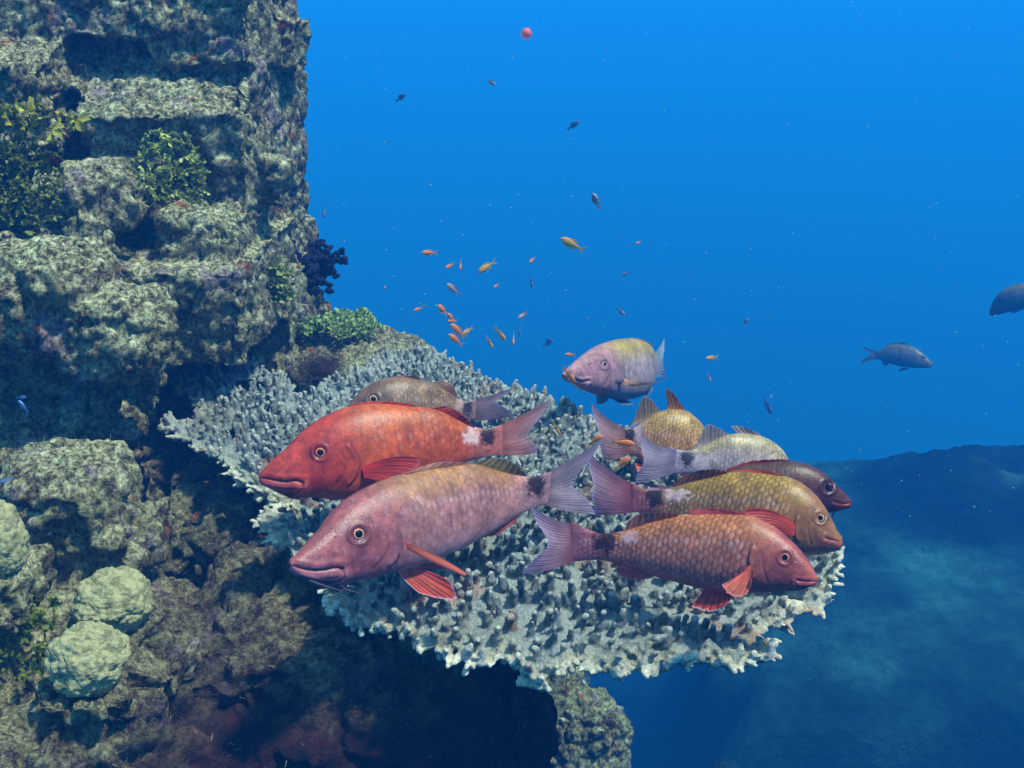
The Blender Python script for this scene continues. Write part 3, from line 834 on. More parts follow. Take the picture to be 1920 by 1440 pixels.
    if spot is not None:
        sx_, sy_, rx, ry = spot[:4]
        dsd = np.hypot((PX - sx_) / rx, (PY - sy_ + ry * 0.18) / (ry * 0.95)) + 0.6 * nz + 0.25 * fbm(p3 * 14, 2, 5)
        sf = (1 - sstep(0.55, 1.15, dsd)) * (0.97 - 0.10 * (idn * smask))
        c = mixc(c, fl(spot[4] if len(spot) > 4 else (58, 42, 42)) * 0.45, sf)
    disp = np.zeros((nu, nv)); px_m = mpp
    disp += smask * (rel * (1 - sstep(0.9, 1.0, e)) - 0.4) * a_s * 0.035
    if mouth is not None:
        md, mt = seg_dist(PX, PY, mouth); wpx = lip or 6.0
        gr = np.exp(-(md / (wpx * 0.22)) ** 2)
        disp -= gr * wpx * 0.30 * px_m
        disp += np.exp(-((md - wpx * 0.9) / (wpx * 0.55)) ** 2) * wpx * 0.16 * px_m
        c = mixc(c, c * 0.3, gr * 0.65)
        c = mixc(c, fl(pal.get('lip', (205, 120, 125))), np.exp(-((md - wpx * 0.8) / (wpx * 0.6)) ** 2) * 0.55 * (PY > np.interp(0.5, [0, 1], [mouth[0][1], mouth[-1][1]]) - 1))
        # back end of the jaw plate
        jx, jy = mouth[-1]
        jd = np.hypot((PX - jx), (PY - (jy + wpx * 1.6)) / 1.2)
        disp += np.exp(-(jd / (wpx * 1.5)) ** 2) * wpx * 0.22 * px_m
        c = mixc(c, c * 0.55, np.exp(-((jd - wpx * 2.2) / (wpx * 0.4)) ** 2) * 0.5 * (PY > jy - wpx))
    if lip2 is not None:
        l2, _ = seg_dist(PX, PY, lip2); g2 = np.exp(-(l2 / 1.8) ** 2)
        disp -= g2 * 1.6 * px_m; c = mixc(c, c * 0.45, g2 * 0.7)
        disp += np.exp(-((l2 - 4) / 3.0) ** 2) * 0.9 * px_m
    if gill is not None:
        gd, gt = seg_dist(PX, PY, gill)
        side = np.where((top[0][0] < top[-1][0]), 1, -1)
        gln = catmull(gill, 40); gxm = np.interp(PY, *(lambda a: (a[:, 1][np.argsort(a[:, 1])], a[:, 0][np.argsort(a[:, 1])]))(gln))
        fr = (gxm - PX) * side                                  # >0 in front of the edge
        fade = sstep(0, .12, gt) * (1 - sstep(.88, 1, gt))
        disp += fade * np.where(fr > 0, np.exp(-(fr / 9.0) ** 2), 0) * 3.0 * px_m
        disp -= fade * np.exp(-(gd / 2.2) ** 2) * 1.5 * px_m
        c = mixc(c, c * 0.45, fade * np.exp(-((gd) / 2.4) ** 2) * 0.75)
        # preopercle, a fainter line in front
        pg, _ = seg_dist(PX, PY, [(gx_ - side * 26, gy_) for gx_, gy_ in gill[1:]])
        disp -= np.exp(-(pg / 2.5) ** 2) * 0.9 * px_m; c = mixc(c, c * 0.75, np.exp(-(pg / 2.6) ** 2) * 0.6)
    if eye is not None:
        ex, ey, er = eye[:3]; er = er * 0.93
        ed = np.hypot(PX - ex, PY - ey)
        mk = np.exp(-(np.hypot((PX - ex) / 1.5, PY - ey - er * 0.3) / (er * 2.3)) ** 2) * (0.6 + 0.7 * fbm(p3 * 7, 3, 91))
        c = mixc(c, c * np.array([0.42, 0.40, 0.55]), np.clip(mk, 0, 1) * 0.75)
        disp += np.exp(-((ed - er * 1.75) / (er * 0.38)) ** 2) * er * 0.16 * px_m
        disp -= np.exp(-((ed - er * 1.32) / (er * 0.25)) ** 2) * er * 0.12 * px_m
        disp -= (ed < er * 1.1) * er * 0.25 * px_m
        c = mixc(c, c * 0.55, np.exp(-((ed - er * 2.05) / (er * 0.22)) ** 2) * 0.7 + np.exp(-((ed - er * 1.30) / (er * 0.3)) ** 2) * 0.5)
        # nostril between eye and snout
        s0x, s0y = top[0]
        nx, ny = ex + (s0x - ex) * 0.34, ey + (s0y - ey) * 0.30 - er * 1.0
        nd = np.hypot(PX - nx, PY - ny); disp -= np.exp(-(nd / 2.0) ** 2) * 1.2 * px_m; c = mixc(c, c * 0.4, np.exp(-(nd / 2.2) ** 2) * 0.7)
    V = V + Nn * disp[..., None]
    root = empty(name, Cc[int(nu * 0.45)] )
    tag(root, label, cat, group)
    nose = Cc[0][None]; tail = Cc[-1][None]
    n = nu * nv
    F = grid_faces(nu, nv, True)
    cap0 = np.stack([np.full(nv, n), np.roll(np.arange(nv), -1), np.arange(nv), np.arange(nv)], -1)
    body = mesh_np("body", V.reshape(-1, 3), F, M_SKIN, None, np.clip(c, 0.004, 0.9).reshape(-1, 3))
    attach(body, root)
    # ---- eyes
    if eye is not None:
        ex, ey, er = eye[:3]; er = er * 0.93; ec = eye[3] if len(eye) > 3 else (225, 205, 185)
        qx, qy, qd = proj(V); dist = np.hypot(qx - ex, qy - ey) + (~near[None]) * 1e6
        k = np.unravel_index(np.argmin(dist), dist.shape)
        for sgn in (0, 1):
            vv = k[1] if sgn == 0 else mir[k[1]]
            c0 = V[k[0], vv]; nn = Nn[k[0], vv]
            if sgn == 0: nn = nn - 0.5 * c0 / np.linalg.norm(c0); nn = nn / np.linalg.norm(nn)
            hd = H[k[0]] / h[k[0]]; fw = np.cross(hd, nn); fw /= np.linalg.norm(fw); uu = np.cross(nn, fw)
            R = er * c0[1] / 1.0 / FPX * 1.06
            R = er * (proj(c0)[2]) / FPX
            rings = 22; ng = 40
            al = np.linspace(0, math.pi * 0.55, rings); ang = np.linspace(0, 2 * math.pi, ng, endpoint=False)
            rr = np.sin(al) * R * 1.12; hh = np.cos(al) * R * 0.55
            EV = c0 - nn * R * 0.18 + rr[:, None, None] * (np.cos(ang)[None, :, None] * fw + np.sin(ang)[None, :, None] * uu) + (hh[:, None, None]) * nn
            f = rr / (R * 1.12)
            cc = np.zeros((rings, 3)); cc[:] = lin((8, 8, 14))
            cc[(f > 0.63)] = fl(ec); cc[(f > 0.79)] = fl(pal.get('iris', (140, 70, 60))); cc[f > 0.93] = fl(pal.get('iris', (120, 60, 55))) * 0.5
            EC = np.repeat(cc[:, None], ng, 1)
            eo = mesh_np("eye", EV.reshape(-1, 3), grid_faces(rings, ng, True), M_EYE, None, EC.reshape(-1, 3)); attach(eo, root)
    # ---- fins
    def depth_at(x):
        mx = (T2[:, 0] + B2[:, 0]) / 2; o = np.argsort(mx); return np.interp(x, mx[o], dd[o])
    def flank_depth(x, y):
        qx, qy, qd = proj(V[::4, ::4]); nr = near[::4]
        m = np.hypot(qx - x, qy - y) + (~nr[None]) * 1e6; kk = np.unravel_index(np.argmin(m), m.shape); return qd[kk]
    for fn in fins:
        build_fin(fn, root, depth_at, flank_depth, pal, mpp, (dd[-1]))
    for bb in barbels:
        pts = catmull(bb['p'], 24); dz = bb.get('d', float(depth_at(pts[0][0]))); dd_ = np.linspace(dz, dz + bb.get('dd', 0.0), 24)
        W = P(pts[:, 0], pts[:, 1], dd_); Vt, Ft = tube(W, np.linspace(bb.get('r', 0.0014), 0.0005, 24), 7)
        bo = mesh_np("barbel", Vt, Ft, M_FIN, None, fl(bb.get('c', (190, 140, 140))) * np.ones((len(Vt), 3))); attach(bo, root)
    return root

def build_fin(fn, root, depth_at, flank_depth, pal, mpp, d_tail):
    """fn: name, base polyline, outer polyline (same direction), optional mid polyline; becomes a closed thin ribbed membrane"""
    nr = fn.get('nr', 180); nl = 46
    B = catmull(fn['base'], nr); O = catmull(fn['out'], nr) if fn.get('smooth', True) else resample(fn['out'], nr)
    if 'mid' in fn: Mi = catmull(fn['mid'], nr)
    else: Mi = (B + O) / 2
    t = np.linspace(0, 1, nl)[None, :, None]
    G = B[:, None] * (1 - t) ** 2 + 2 * (2 * Mi - (B + O) / 2)[:, None] * t * (1 - t) + O[:, None] * t ** 2
    nray = fn.get('rays', 14); s = np.linspace(0, 1, nr)
    fr = rng.normal(0, 1, nr); ker = np.ones(5) / 5; fr = np.convolve(fr, ker, 'same')
    dirv = (O - Mi); ln = np.linalg.norm(dirv, axis=1)[:, None] + 1e-6
    scal = np.abs(np.sin((s + 0.02 * np.sin(s * 23)) * nray * math.pi)) * 0.9 * fn.get('scal', 1) + fr * 1.3
    G = G + (dirv / ln * scal[:, None])[:, None] * t ** 4
    if fn.get('kind') == 'side':                            # pectoral / pelvic: rooted on the near flank, swings out
        db = np.array([flank_depth(*B[0]), flank_depth(*B[-1])]); db = db.min() if fn.get('flat', True) else db
        D = db - fn.get('lift', 0.004) + (fn.get('d_tip', -0.02)) * t[..., 0] + np.zeros((nr, nl))
    elif fn.get('kind') == 'tail':
        D = d_tail + fn.get('d_tip', 0.0) * t[..., 0] + np.zeros((nr, nl))
    else:
        D = depth_at(G[..., 0]) + fn.get('d_tip', 0.0) * t[..., 0]
    phase = (s[:, None] + 0.012 * np.sin(s[:, None] * 31) + 0.008 * np.sin(s[:, None] * 57 + 1)) * nray * 2 * math.pi + 0 * t[..., 0]
    fan = t[..., 0]
    D = D + 0.00018 * fn.get('rip', 1) * np.cos(phase) * sstep(0.0, 0.6, fan) + fn.get('wave', 0.003) * np.sin(s[:, None] * 5.0 + 1.2) * fan + fn.get('curl', 0) * np.sin(s[:, None] * math.pi) * fan
    W = P(G[..., 0], G[..., 1], D)
    # thickness towards / away from the camera side
    vd = W / np.linalg.norm(W, axis=-1)[..., None]
    tk = (0.0016 * (1 - 0.8 * t)) * np.ones((nr, nl, 1)) * fn.get('thick', 1.0)
    A_, B_ = W - vd * tk / 2, W + vd * tk / 2
    V = np.vstack([A_.reshape(-1, 3), B_.reshape(-1, 3)])
    F1 = grid_faces(nr, nl); F2 = F1[:, ::-1] + nr * nl
    ids = np.arange(nr * nl).reshape(nr, nl); loop = np.concatenate([ids[:, 0], ids[-1, 1:], ids[::-1, -1][1:], ids[0, ::-1][1:]])
    l2 = np.roll(loop, -1); F3 = np.stack([loop, l2, l2 + nr * nl, loop + nr * nl], -1)
    ped_ = fl(pal.get('ped', pal['bel'])) * 1.05
    c0 = lin(fn.get('c', (170, 120, 130))) * np.array([1.28, 1.10, 0.85]); c1 = lin(fn.get('c2', fn.get('c', (170, 120, 130)))) * np.array([1.36, 1.14, 0.84]); ce = lin(fn.get('ce', (180, 170, 205))) * np.array([1.2, 1.0, 0.85])
    c = mixc(c0 * np.ones((nr, nl, 3)), c1, np.broadcast_to(fan, (nr, nl)))
    if fn.get('kind') == 'tail': c = mixc(c, ped_, (1 - sstep(0.02, 0.38, fan)) * 0.85 * np.ones((nr, nl)))
    ray = 0.5 + 0.5 * np.cos(phase * 1.0); fine = 0.5 + 0.5 * np.cos(phase * 3.0 + 2 * fan)
    c = c * (1 - (fn.get('rayc', 0.10) * (1 - ray) ** 1.5 + 0.08 * fine * fan) * (0.25 + 0.75 * sstep(0, 0.35, fan)))[..., None]
    fst = 0.5 + 0.5 * np.cos(phase * 9 + 5 * fbm(np.stack([fan * 3 + 0 * s[:, None], s[:, None] * 9 + 0 * fan, 0 * fan + 0 * s[:, None]], -1), 2, 3)); c = c * (1 - 0.16 * fst * fan)[..., None]
    nzz = fbm(np.stack([s[:, None] * 5 + 0 * fan, fan * 4 + 0 * s[:, None], 0 * s[:, None] + 0 * fan + len(fn['base'])], -1), 3, 23)
    c = c * (1 + 0.35 * nzz)[..., None]
    c = mixc(c, ce, sstep(0.90, 1.0, fan) * 0.8 * np.ones((nr, nl)))
    if 'side_edge' in fn:                                   # pale first / last ray
        c = mixc(c, ce, sstep(0.94, 1.0, np.abs(s - fn['side_edge']) * 0 + (1 - np.abs(s - fn['side_edge'])))[:, None] * 0.9 * np.ones((nr, nl)))
    o = mesh_np(fn['name'], V, np.vstack([F1, F2, F3]), M_FIN, None, np.clip(np.concatenate([c.reshape(-1, 3)] * 2), 0, 1)); attach(o, root)
    return o

def tailfin(top_b, bot_b, up, notch, lo, c, upb=0, lob=0, d_tip=0.0, c2=None, ce=(170, 160, 205), rays=22, **k):
    """forked caudal: base top/bottom, upper tip, notch, lower tip; upb / lob bow the outer edges (px)"""
    up, notch, lo, tb, bb = (np.array(v, float) for v in (up, notch, lo, top_b, bot_b))
    m1 = (up * 0.5 + notch * 0.5); m2 = (lo * 0.5 + notch * 0.5)
    cen_ = (tb + bb) / 2
    inn = cen_ - notch; inn = inn / np.linalg.norm(inn) * 6.0
    m1 = m1 + (m1 - cen_) * 0.06; m2 = m2 + (m2 - cen_) * 0.06
    q1 = up * .9 + notch * .1 + (up - cen_) * 0.02; q2 = lo * .9 + notch * .1 + (lo - cen_) * 0.02
    out = [up, q1, m1, notch, m2, q2, lo]
    mid = [(tb + up) / 2 + np.array([0, -upb]), (tb * .7 + bb * .3 + m1) / 2, (cen_ + notch) / 2, (tb * .3 + bb * .7 + m2) / 2, (bb + lo) / 2 + np.array([0, lob])]
    mid = [mid[0], (mid[0] * .6 + mid[1] * .4), mid[1], mid[2], mid[3], (mid[4] * .6 + mid[3] * .4), mid[4]]
    d = dict(name='tail_fin', kind='tail', base=[tb + (cen_ - tb) * .1 + inn, cen_ + inn, bb + (cen_ - bb) * .1 + inn], out=out, mid=mid, c=c, c2=c2 or c, ce=ce, rays=rays, nr=260, scal=0.5, d_tip=d_tip, wave=0.006)
    d.update(k); return d

#%%LIST
# ---- the red goatfish, front left
build_fish("goatfish", "bright orange-red goatfish facing left with a white patch in front of its tail",
    top=[(487, 897), (489, 888), (507, 866), (533, 844), (555, 820), (580, 798), (606, 781), (635, 768), (664, 760), (697, 757), (740, 758), (781, 763), (810, 766), (835, 775), (861, 789), (890, 800), (916, 803), (942, 797)],
    bot=[(487, 897), (491, 907), (515, 922), (547, 932), (588, 933), (624, 936), (660, 937), (720, 930), (780, 907), (843, 877), (897, 860), (942, 852)],
    d0=1.24, d1=1.36, pal=dict(top=(208, 112, 42), mid=(206, 100, 52), bel=(212, 108, 80), head=(200, 74, 62), jaw=(205, 95, 95), ped=(196, 130, 125), blot=(150, 50, 45), fleck=(212, 130, 100), edge=(170, 110, 90), edgeamt=0.35, cenamt=0.15, ll=0.10, seed=2, ncol=44, headend=0.36, lip=(225, 125, 120), iris=(190, 60, 55)),
    eye=(600, 848, 9.5, (235, 170, 140)), mouth=[(487, 897), (500, 898), (516, 901), (535, 904), (552, 902), (566, 904)], lip=10, lip2=[(495, 911), (515, 921), (536, 927), (555, 925), (566, 915), (567, 904)],
    gill=[(652, 828), (666, 850), (674, 868), (668, 894), (650, 915)], spot=(915, 822, 16, 27, (70, 45, 40)), saddle=(884, 816, 14, 17, (238, 225, 235)), scale_amt=0.65,
    fins=[dict(name='pectoral_fin', kind='side', base=[(679, 876), (681, 886), (684, 897)], out=[(786, 857), (788, 866), (784, 875), (760, 892), (722, 902)], mid=[(732, 858), (734, 867), (733, 877), (725, 889), (703, 899)], c=(212, 70, 65), c2=(205, 85, 80), ce=(215, 120, 115), rays=13, rayc=0.55, d_tip=-0.012, lift=0.002),
          dict(name='dorsal_fin', base=[(655, 762), (700, 759), (740, 760), (775, 765)], out=[(664, 757), (705, 752), (748, 755), (787, 762)], c=(200, 62, 45), ce=(215, 90, 75), rays=7, rayc=0.5, nr=120, thick=3),
          dict(name='dorsal_fin', base=[(806, 766), (835, 776), (861, 790), (892, 802)], out=[(832, 761), (852, 768), (868, 779), (890, 801)], c=(190, 62, 52), c2=(170, 60, 60), ce=(190, 120, 130), rays=8, rayc=0.6, d_tip=-.004),
          tailfin((936, 796), (936, 853), (1033, 747), (990, 814), (1008, 849), (198, 120, 112), upb=-3, lob=3, c2=(160, 132, 158), d_tip=0.02)],
    barbels=[dict(p=[(540, 932), (565, 937), (598, 951)], c=(190, 110, 90))])
# ---- the pink goatfish, nearest
build_fish("goatfish", "large mauve-pink goatfish facing left, nearest of the left-facing ones, below the orange-red one",
    top=[(547, 1060), (549, 1050), (560, 1038), (584, 1010), (604, 988), (619, 966), (642, 942), (668, 924), (697, 909), (730, 896), (773, 884), (825, 875), (870, 870), (900, 872), (927, 881), (963, 890), (985, 893), (1007, 892), (1034, 884)],
    bot=[(547, 1060), (550, 1071), (566, 1082), (588, 1092), (620, 1097), (650, 1092), (686, 1086), (730, 1075), (770, 1065), (825, 1045), (872, 1025), (927, 994), (970, 968), (998, 954), (1026, 944)],
    d0=1.02, d1=1.24, pal=dict(top=(178, 140, 90), mid=(180, 138, 138), bel=(182, 152, 168), head=(168, 98, 108), jaw=(190, 125, 140), ped=(175, 150, 165), blot=(150, 85, 95), fleck=(185, 175, 205), edge=(150, 120, 110), edgeamt=0.38, cenamt=0.25, ll=0.5, seed=5, ncol=46, headend=0.36, lip=(205, 145, 155), iris=(150, 70, 65)),
    eye=(673, 1002, 11.5, (240, 205, 170)), mouth=[(550, 1061), (565, 1066), (588, 1070), (610, 1069), (630, 1065), (641, 1066)], lip=12, lip2=[(562, 1079), (590, 1088), (615, 1092), (634, 1089), (643, 1079), (641, 1066)],
    gill=[(738, 983), (750, 1003), (754, 1027), (744, 1049), (726, 1066)], spot=(1006, 914, 19, 30, (62, 48, 42)), saddle=(974, 901, 13, 10, (230, 170, 165)), scale_amt=0.7,
    fins=[dict(name='pectoral_fin', kind='side', base=[(757, 1017), (760, 1022), (764, 1030)], out=[(876, 1075), (872, 1078), (866, 1079)], mid=[(812, 1038), (812, 1045), (806, 1052)], c=(212, 120, 100), c2=(200, 115, 95), ce=(190, 120, 100), rays=4, d_tip=-0.03, lift=0.012, thick=2, nr=80),
          dict(name='pelvic_fin', base=[(746, 1072), (763, 1070), (782, 1064)], out=[(786, 1112), (820, 1121), (855, 1124), (850, 1104), (842, 1088)], mid=[(763, 1092), (788, 1096), (815, 1095), (817, 1085), (812, 1074)], c=(215, 110, 100), c2=(218, 95, 80), ce=(225, 205, 225), rays=7, rayc=0.6, d_tip=-0.02, side_edge=0.0, nr=200),
          dict(name='pelvic_fin', base=[(772, 1066), (784, 1064), (796, 1060)], out=[(828, 1068), (834, 1062), (828, 1052)], c=(170, 100, 105), c2=(165, 110, 120), rays=5, d_tip=0.03),
          dict(name='dorsal_fin', base=[(760, 888), (800, 880), (840, 874), (868, 872)], out=[(775, 880), (812, 869), (850, 866), (880, 868)], c=(175, 125, 110), ce=(205, 180, 215), rays=6, rayc=0.4, nr=120, thick=3),
          dict(name='dorsal_fin', base=[(888, 870), (920, 880), (955, 889), (988, 893)], out=[(912, 860), (936, 859), (958, 865), (985, 889)], c=(140, 125, 75), c2=(130, 120, 85), ce=(170, 165, 210), rays=8, rayc=0.6, d_tip=-.004),
          dict(name='anal_fin', base=[(912, 1002), (940, 986), (972, 966)], out=[(908, 1006), (936, 1001), (968, 978)], c=(165, 90, 95), c2=(165, 80, 85), ce=(170, 140, 160), rays=6, nr=100),
          tailfin((1028, 885), (1020, 946), (1131, 821), (1074, 907), (1119, 965), (165, 145, 165), upb=-3, lob=4, c2=(150, 145, 185), d_tip=0.03)],
    barbels=[dict(p=[(622, 1096), (645, 1104), (672, 1112)], c=(130, 120, 150)), dict(p=[(635, 1094), (660, 1096), (680, 1100)], c=(130, 120, 150), dd=0.02), dict(p=[(566, 1082), (600, 1096), (640, 1108)], c=(110, 110, 145), r=0.002)])
# ---- olive one behind the red
build_fish("goatfish", "olive-grey goatfish mostly hidden behind the orange-red one, facing left",
    top=[(640, 785), (643, 775), (653, 761), (664, 746), (679, 731), (701, 717), (722, 709), (752, 706), (781, 711), (810, 717), (839, 734), (857, 746), (872, 752), (893, 749)],
    bot=[(640, 785), (646, 800), (680, 818), (720, 826), (770, 824), (815, 808), (850, 794), (875, 787), (893, 786)],
    d0=1.56, d1=1.64, pal=dict(top=(138, 118, 72), mid=(148, 130, 92), bel=(170, 150, 140), head=(128, 108, 90), ped=(150, 130, 140), edge=(95, 85, 50), edgeamt=0.5, cenamt=0.3, seed=9, ncol=40, headend=0.34, iris=(120, 100, 70)),
    eye=(700, 749, 8, (225, 215, 185)), spot=(877, 768, 10, 20, (70, 60, 58)), saddle=(862, 760, 8, 14, (190, 175, 165)), nu=300, nv=130,
    fins=[dict(name='dorsal_fin', base=[(808, 717), (839, 735), (860, 748)], out=[(830, 714), (848, 722), (858, 744)], c=(140, 105, 90), ce=(150, 130, 140), rays=7),
          dict(name='dorsal_fin', base=[(735, 709), (760, 708), (782, 713)], out=[(740, 705), (766, 704), (790, 711)], c=(140, 90, 70), rays=4, nr=80),
          tailfin((890, 748), (888, 788), (961, 727), (930, 753), (962, 779), (150, 122, 140), c2=(140, 128, 165), upb=-2, lob=3, nr=180)])
# ---- pale bluish one swimming away from the coral
build_fish("goatfish", "pale lavender and yellow goatfish swimming in open water above the others, head towards the left",
    top=[(1057, 703), (1060, 696), (1083, 675), (1100, 662), (1120, 649), (1142, 640), (1167, 635), (1190, 636), (1208, 642), (1220, 652), (1228, 666), (1233, 678)],
    bot=[(1057, 703), (1062, 712), (1087, 724), (1108, 735), (1133, 744), (1158, 749), (1183, 748), (1205, 740), (1220, 722), (1228, 706), (1233, 697)],
    d0=1.62, d1=1.92, pal=dict(top=(188, 178, 85), mid=(170, 165, 172), bel=(165, 170, 195), head=(190, 150, 165), blot=(150, 130, 150), fleck=(200, 190, 205), edge=(150, 150, 120), edgeamt=0.35, cenamt=0.2, seed=14, ncol=44, headend=0.42, lip=(190, 150, 165), iris=(190, 190, 185)),
    eye=(1133, 683, 5.6, (235, 235, 225)), mouth=[(1066, 707), (1078, 711), (1090, 715), (1103, 713)], lip=5, gill=[(1166, 668), (1168, 686), (1170, 704), (1162, 722)], nu=300, nv=140, wid=1.15, scale_amt=0.6,
    group='goatfish gathered over the table coral',
    fins=[dict(name='pectoral_fin', kind='side', base=[(1168, 709), (1171, 715), (1172, 722)], out=[(1250, 713), (1230, 719), (1205, 724)], mid=[(1210, 717), (1202, 721), (1190, 725)], c=(200, 160, 140), c2=(190, 165, 165), rays=6, d_tip=0.05, lift=0.012, nr=90),
          dict(name='pelvic_fin', base=[(1118, 741), (1128, 743), (1140, 746)], out=[(1119, 756), (1128, 757), (1140, 750)], c=(150, 160, 190), ce=(150, 160, 190), rays=4, d_tip=0.03, nr=80),
          dict(name='pelvic_fin', base=[(1147, 747), (1160, 749), (1175, 750)], out=[(1162, 757), (1178, 759), (1188, 757)], c=(110, 120, 155), ce=(170, 180, 200), rays=4, d_tip=-0.02, nr=80),
          dict(name='dorsal_fin', base=[(1172, 637), (1195, 639), (1215, 648)], out=[(1180, 633), (1206, 637), (1226, 649)], c=(150, 125, 105), ce=(190, 190, 215), rays=6, nr=90, thick=2),
          dict(name='anal_fin', base=[(1205, 738), (1212, 732), (1218, 724)], out=[(1212, 742), (1219, 738), (1224, 726)], c=(130, 160, 210), ce=(140, 170, 215), rays=4, nr=60),
          tailfin((1226, 668), (1228, 704), (1246, 634), (1243, 676), (1247, 712), (165, 185, 225), c2=(170, 190, 230), nr=120)],
    barbels=[dict(p=[(1066, 714), (1085, 728), (1106, 745)], c=(100, 120, 165)), dict(p=[(1060, 710), (1078, 724), (1092, 732)], c=(110, 140, 190))])
# ---- yellow one, back right
build_fish("goatfish", "yellow-olive goatfish with both dorsal fins raised, furthest back in the right-hand cluster, head hidden",
    top=[(1385, 892), (1372, 868), (1345, 838), (1324, 809), (1317, 797), (1302, 781), (1283, 769), (1247, 769), (1225, 778), (1205, 791), (1190, 801), (1172, 806)],
    bot=[(1385, 892), (1360, 905), (1320, 912), (1280, 912), (1240, 898), (1210, 872), (1190, 855), (1172, 850)],
    d0=1.50, d1=1.46, pal=dict(top=(178, 158, 72), mid=(188, 150, 88), bel=(205, 130, 88), head=(160, 140, 90), ped=(170, 130, 130), edge=(110, 85, 45), edgeamt=0.7, cenamt=0.5, seed=21, ncol=42, headend=0.2),
    spot=(1180, 818, 11, 26, (62, 56, 62)), saddle=(1196, 812, 9, 22, (200, 190, 205)), nu=300, nv=130,
    fins=[dict(name='dorsal_fin', base=[(1182, 802), (1205, 789), (1236, 771)], out=[(1190, 782), (1204, 748), (1212, 744), (1224, 754), (1236, 769)], c=(165, 145, 115), c2=(150, 130, 125), ce=(190, 170, 185), rays=9, rayc=0.6, scal=2),
          dict(name='dorsal_fin', base=[(1249, 770), (1265, 768), (1285, 769)], out=[(1254, 757), (1248, 738), (1252, 731), (1266, 742), (1280, 762)], c=(170, 120, 80), c2=(145, 90, 85), ce=(170, 140, 150), rays=6, rayc=0.7, scal=3),
          dict(name='anal_fin', base=[(1212, 872), (1222, 884), (1236, 896)], out=[(1190, 868), (1196, 884), (1206, 895)], c=(215, 110, 90), ce=(220, 130, 110), rays=5),
          tailfin((1176, 805), (1178, 851), (1110, 757), (1124, 812), (1132, 862), (180, 125, 125), c2=(160, 135, 165), upb=-6, lob=5, d_tip=0.0, nr=200)])
# ---- white one
build_fish("goatfish", "whitish silver goatfish with a lavender tail, between the yellow one and the dark maroon one",
    top=[(1530, 930), (1518, 908), (1498, 886), (1478, 862), (1465, 842), (1447, 827), (1422, 816), (1392, 813), (1363, 815), (1335, 828), (1305, 841), (1277, 844), (1255, 837)],
    bot=[(1530, 930), (1520, 942), (1480, 946), (1430, 938), (1380, 920), (1330, 897), (1300, 889), (1277, 888), (1255, 889)],
    d0=1.42, d1=1.38, pal=dict(top=(176, 176, 130), mid=(186, 186, 196), bel=(178, 184, 212), head=(170, 165, 165), ped=(165, 165, 205), blot=(150, 150, 165), fleck=(205, 210, 225), edge=(140, 138, 105), edgeamt=0.55, cenamt=0.3, seed=27, ncol=44, headend=0.2),
    spot=(1288, 862, 14, 20, (72, 66, 76)), saddle=(1312, 866, 14, 16, (206, 208, 225)), nu=320, nv=140,
    fins=[dict(name='dorsal_fin', base=[(1302, 843), (1333, 829), (1364, 816)], out=[(1312, 820), (1324, 798), (1334, 797), (1348, 803), (1364, 814)], c=(165, 155, 155), c2=(160, 155, 175), ce=(195, 190, 215), rays=9, rayc=0.5),
          dict(name='dorsal_fin', base=[(1386, 815), (1405, 815), (1428, 818)], out=[(1371, 799), (1392, 800), (1422, 812)], c=(175, 165, 175), ce=(200, 190, 210), rays=5, rayc=0.6),
          tailfin((1262, 839), (1260, 888), (1203, 812), (1207, 866), (1192, 905), (160, 150, 185), c2=(158, 152, 192), upb=-9, lob=3, d_tip=-0.02, nr=200)])
# ---- dark red one
build_fish("goatfish", "dark maroon goatfish facing right, its head poking out furthest right behind the olive-yellow one",
    top=[(1597, 943), (1595, 937), (1585, 925), (1567, 907), (1543, 885), (1513, 870), (1483, 864), (1437, 866), (1392, 873), (1356, 886), (1320, 900), (1290, 912), (1262, 915)],
    bot=[(1597, 943), (1592, 952), (1573, 958), (1555, 961), (1510, 975), (1450, 985), (1390, 975), (1330, 955), (1290, 945), (1262, 940)],
    d0=1.34, d1=1.38, pal=dict(top=(98, 72, 42), mid=(98, 56, 44), bel=(104, 52, 50), head=(98, 52, 46), jaw=(128, 62, 56), blot=(80, 30, 35), fleck=(130, 80, 80), edge=(80, 50, 35), edgeamt=0.5, cenamt=0.2, seed=31, ncol=40, headend=0.28, lip=(190, 75, 70), iris=(60, 30, 50)),
    eye=(1553, 913, 9, (70, 45, 80)), mouth=[(1596, 943), (1585, 945), (1572, 943), (1564, 940)], lip=5, nu=320, nv=140,
    fins=[dict(name='dorsal_fin', base=[(1360, 886), (1400, 873), (1445, 868), (1480, 866)], out=[(1362, 881), (1398, 868), (1440, 862), (1482, 862)], c=(150, 45, 50), ce=(150, 55, 60), rays=6, nr=100, thick=2),
          tailfin((1268, 915), (1268, 940), (1192, 902), (1220, 915), (1196, 938), (165, 120, 150), nr=120, c2=(160, 130, 165))],
    barbels=[dict(p=[(1565, 957), (1562, 966), (1556, 980)], c=(150, 160, 175))])
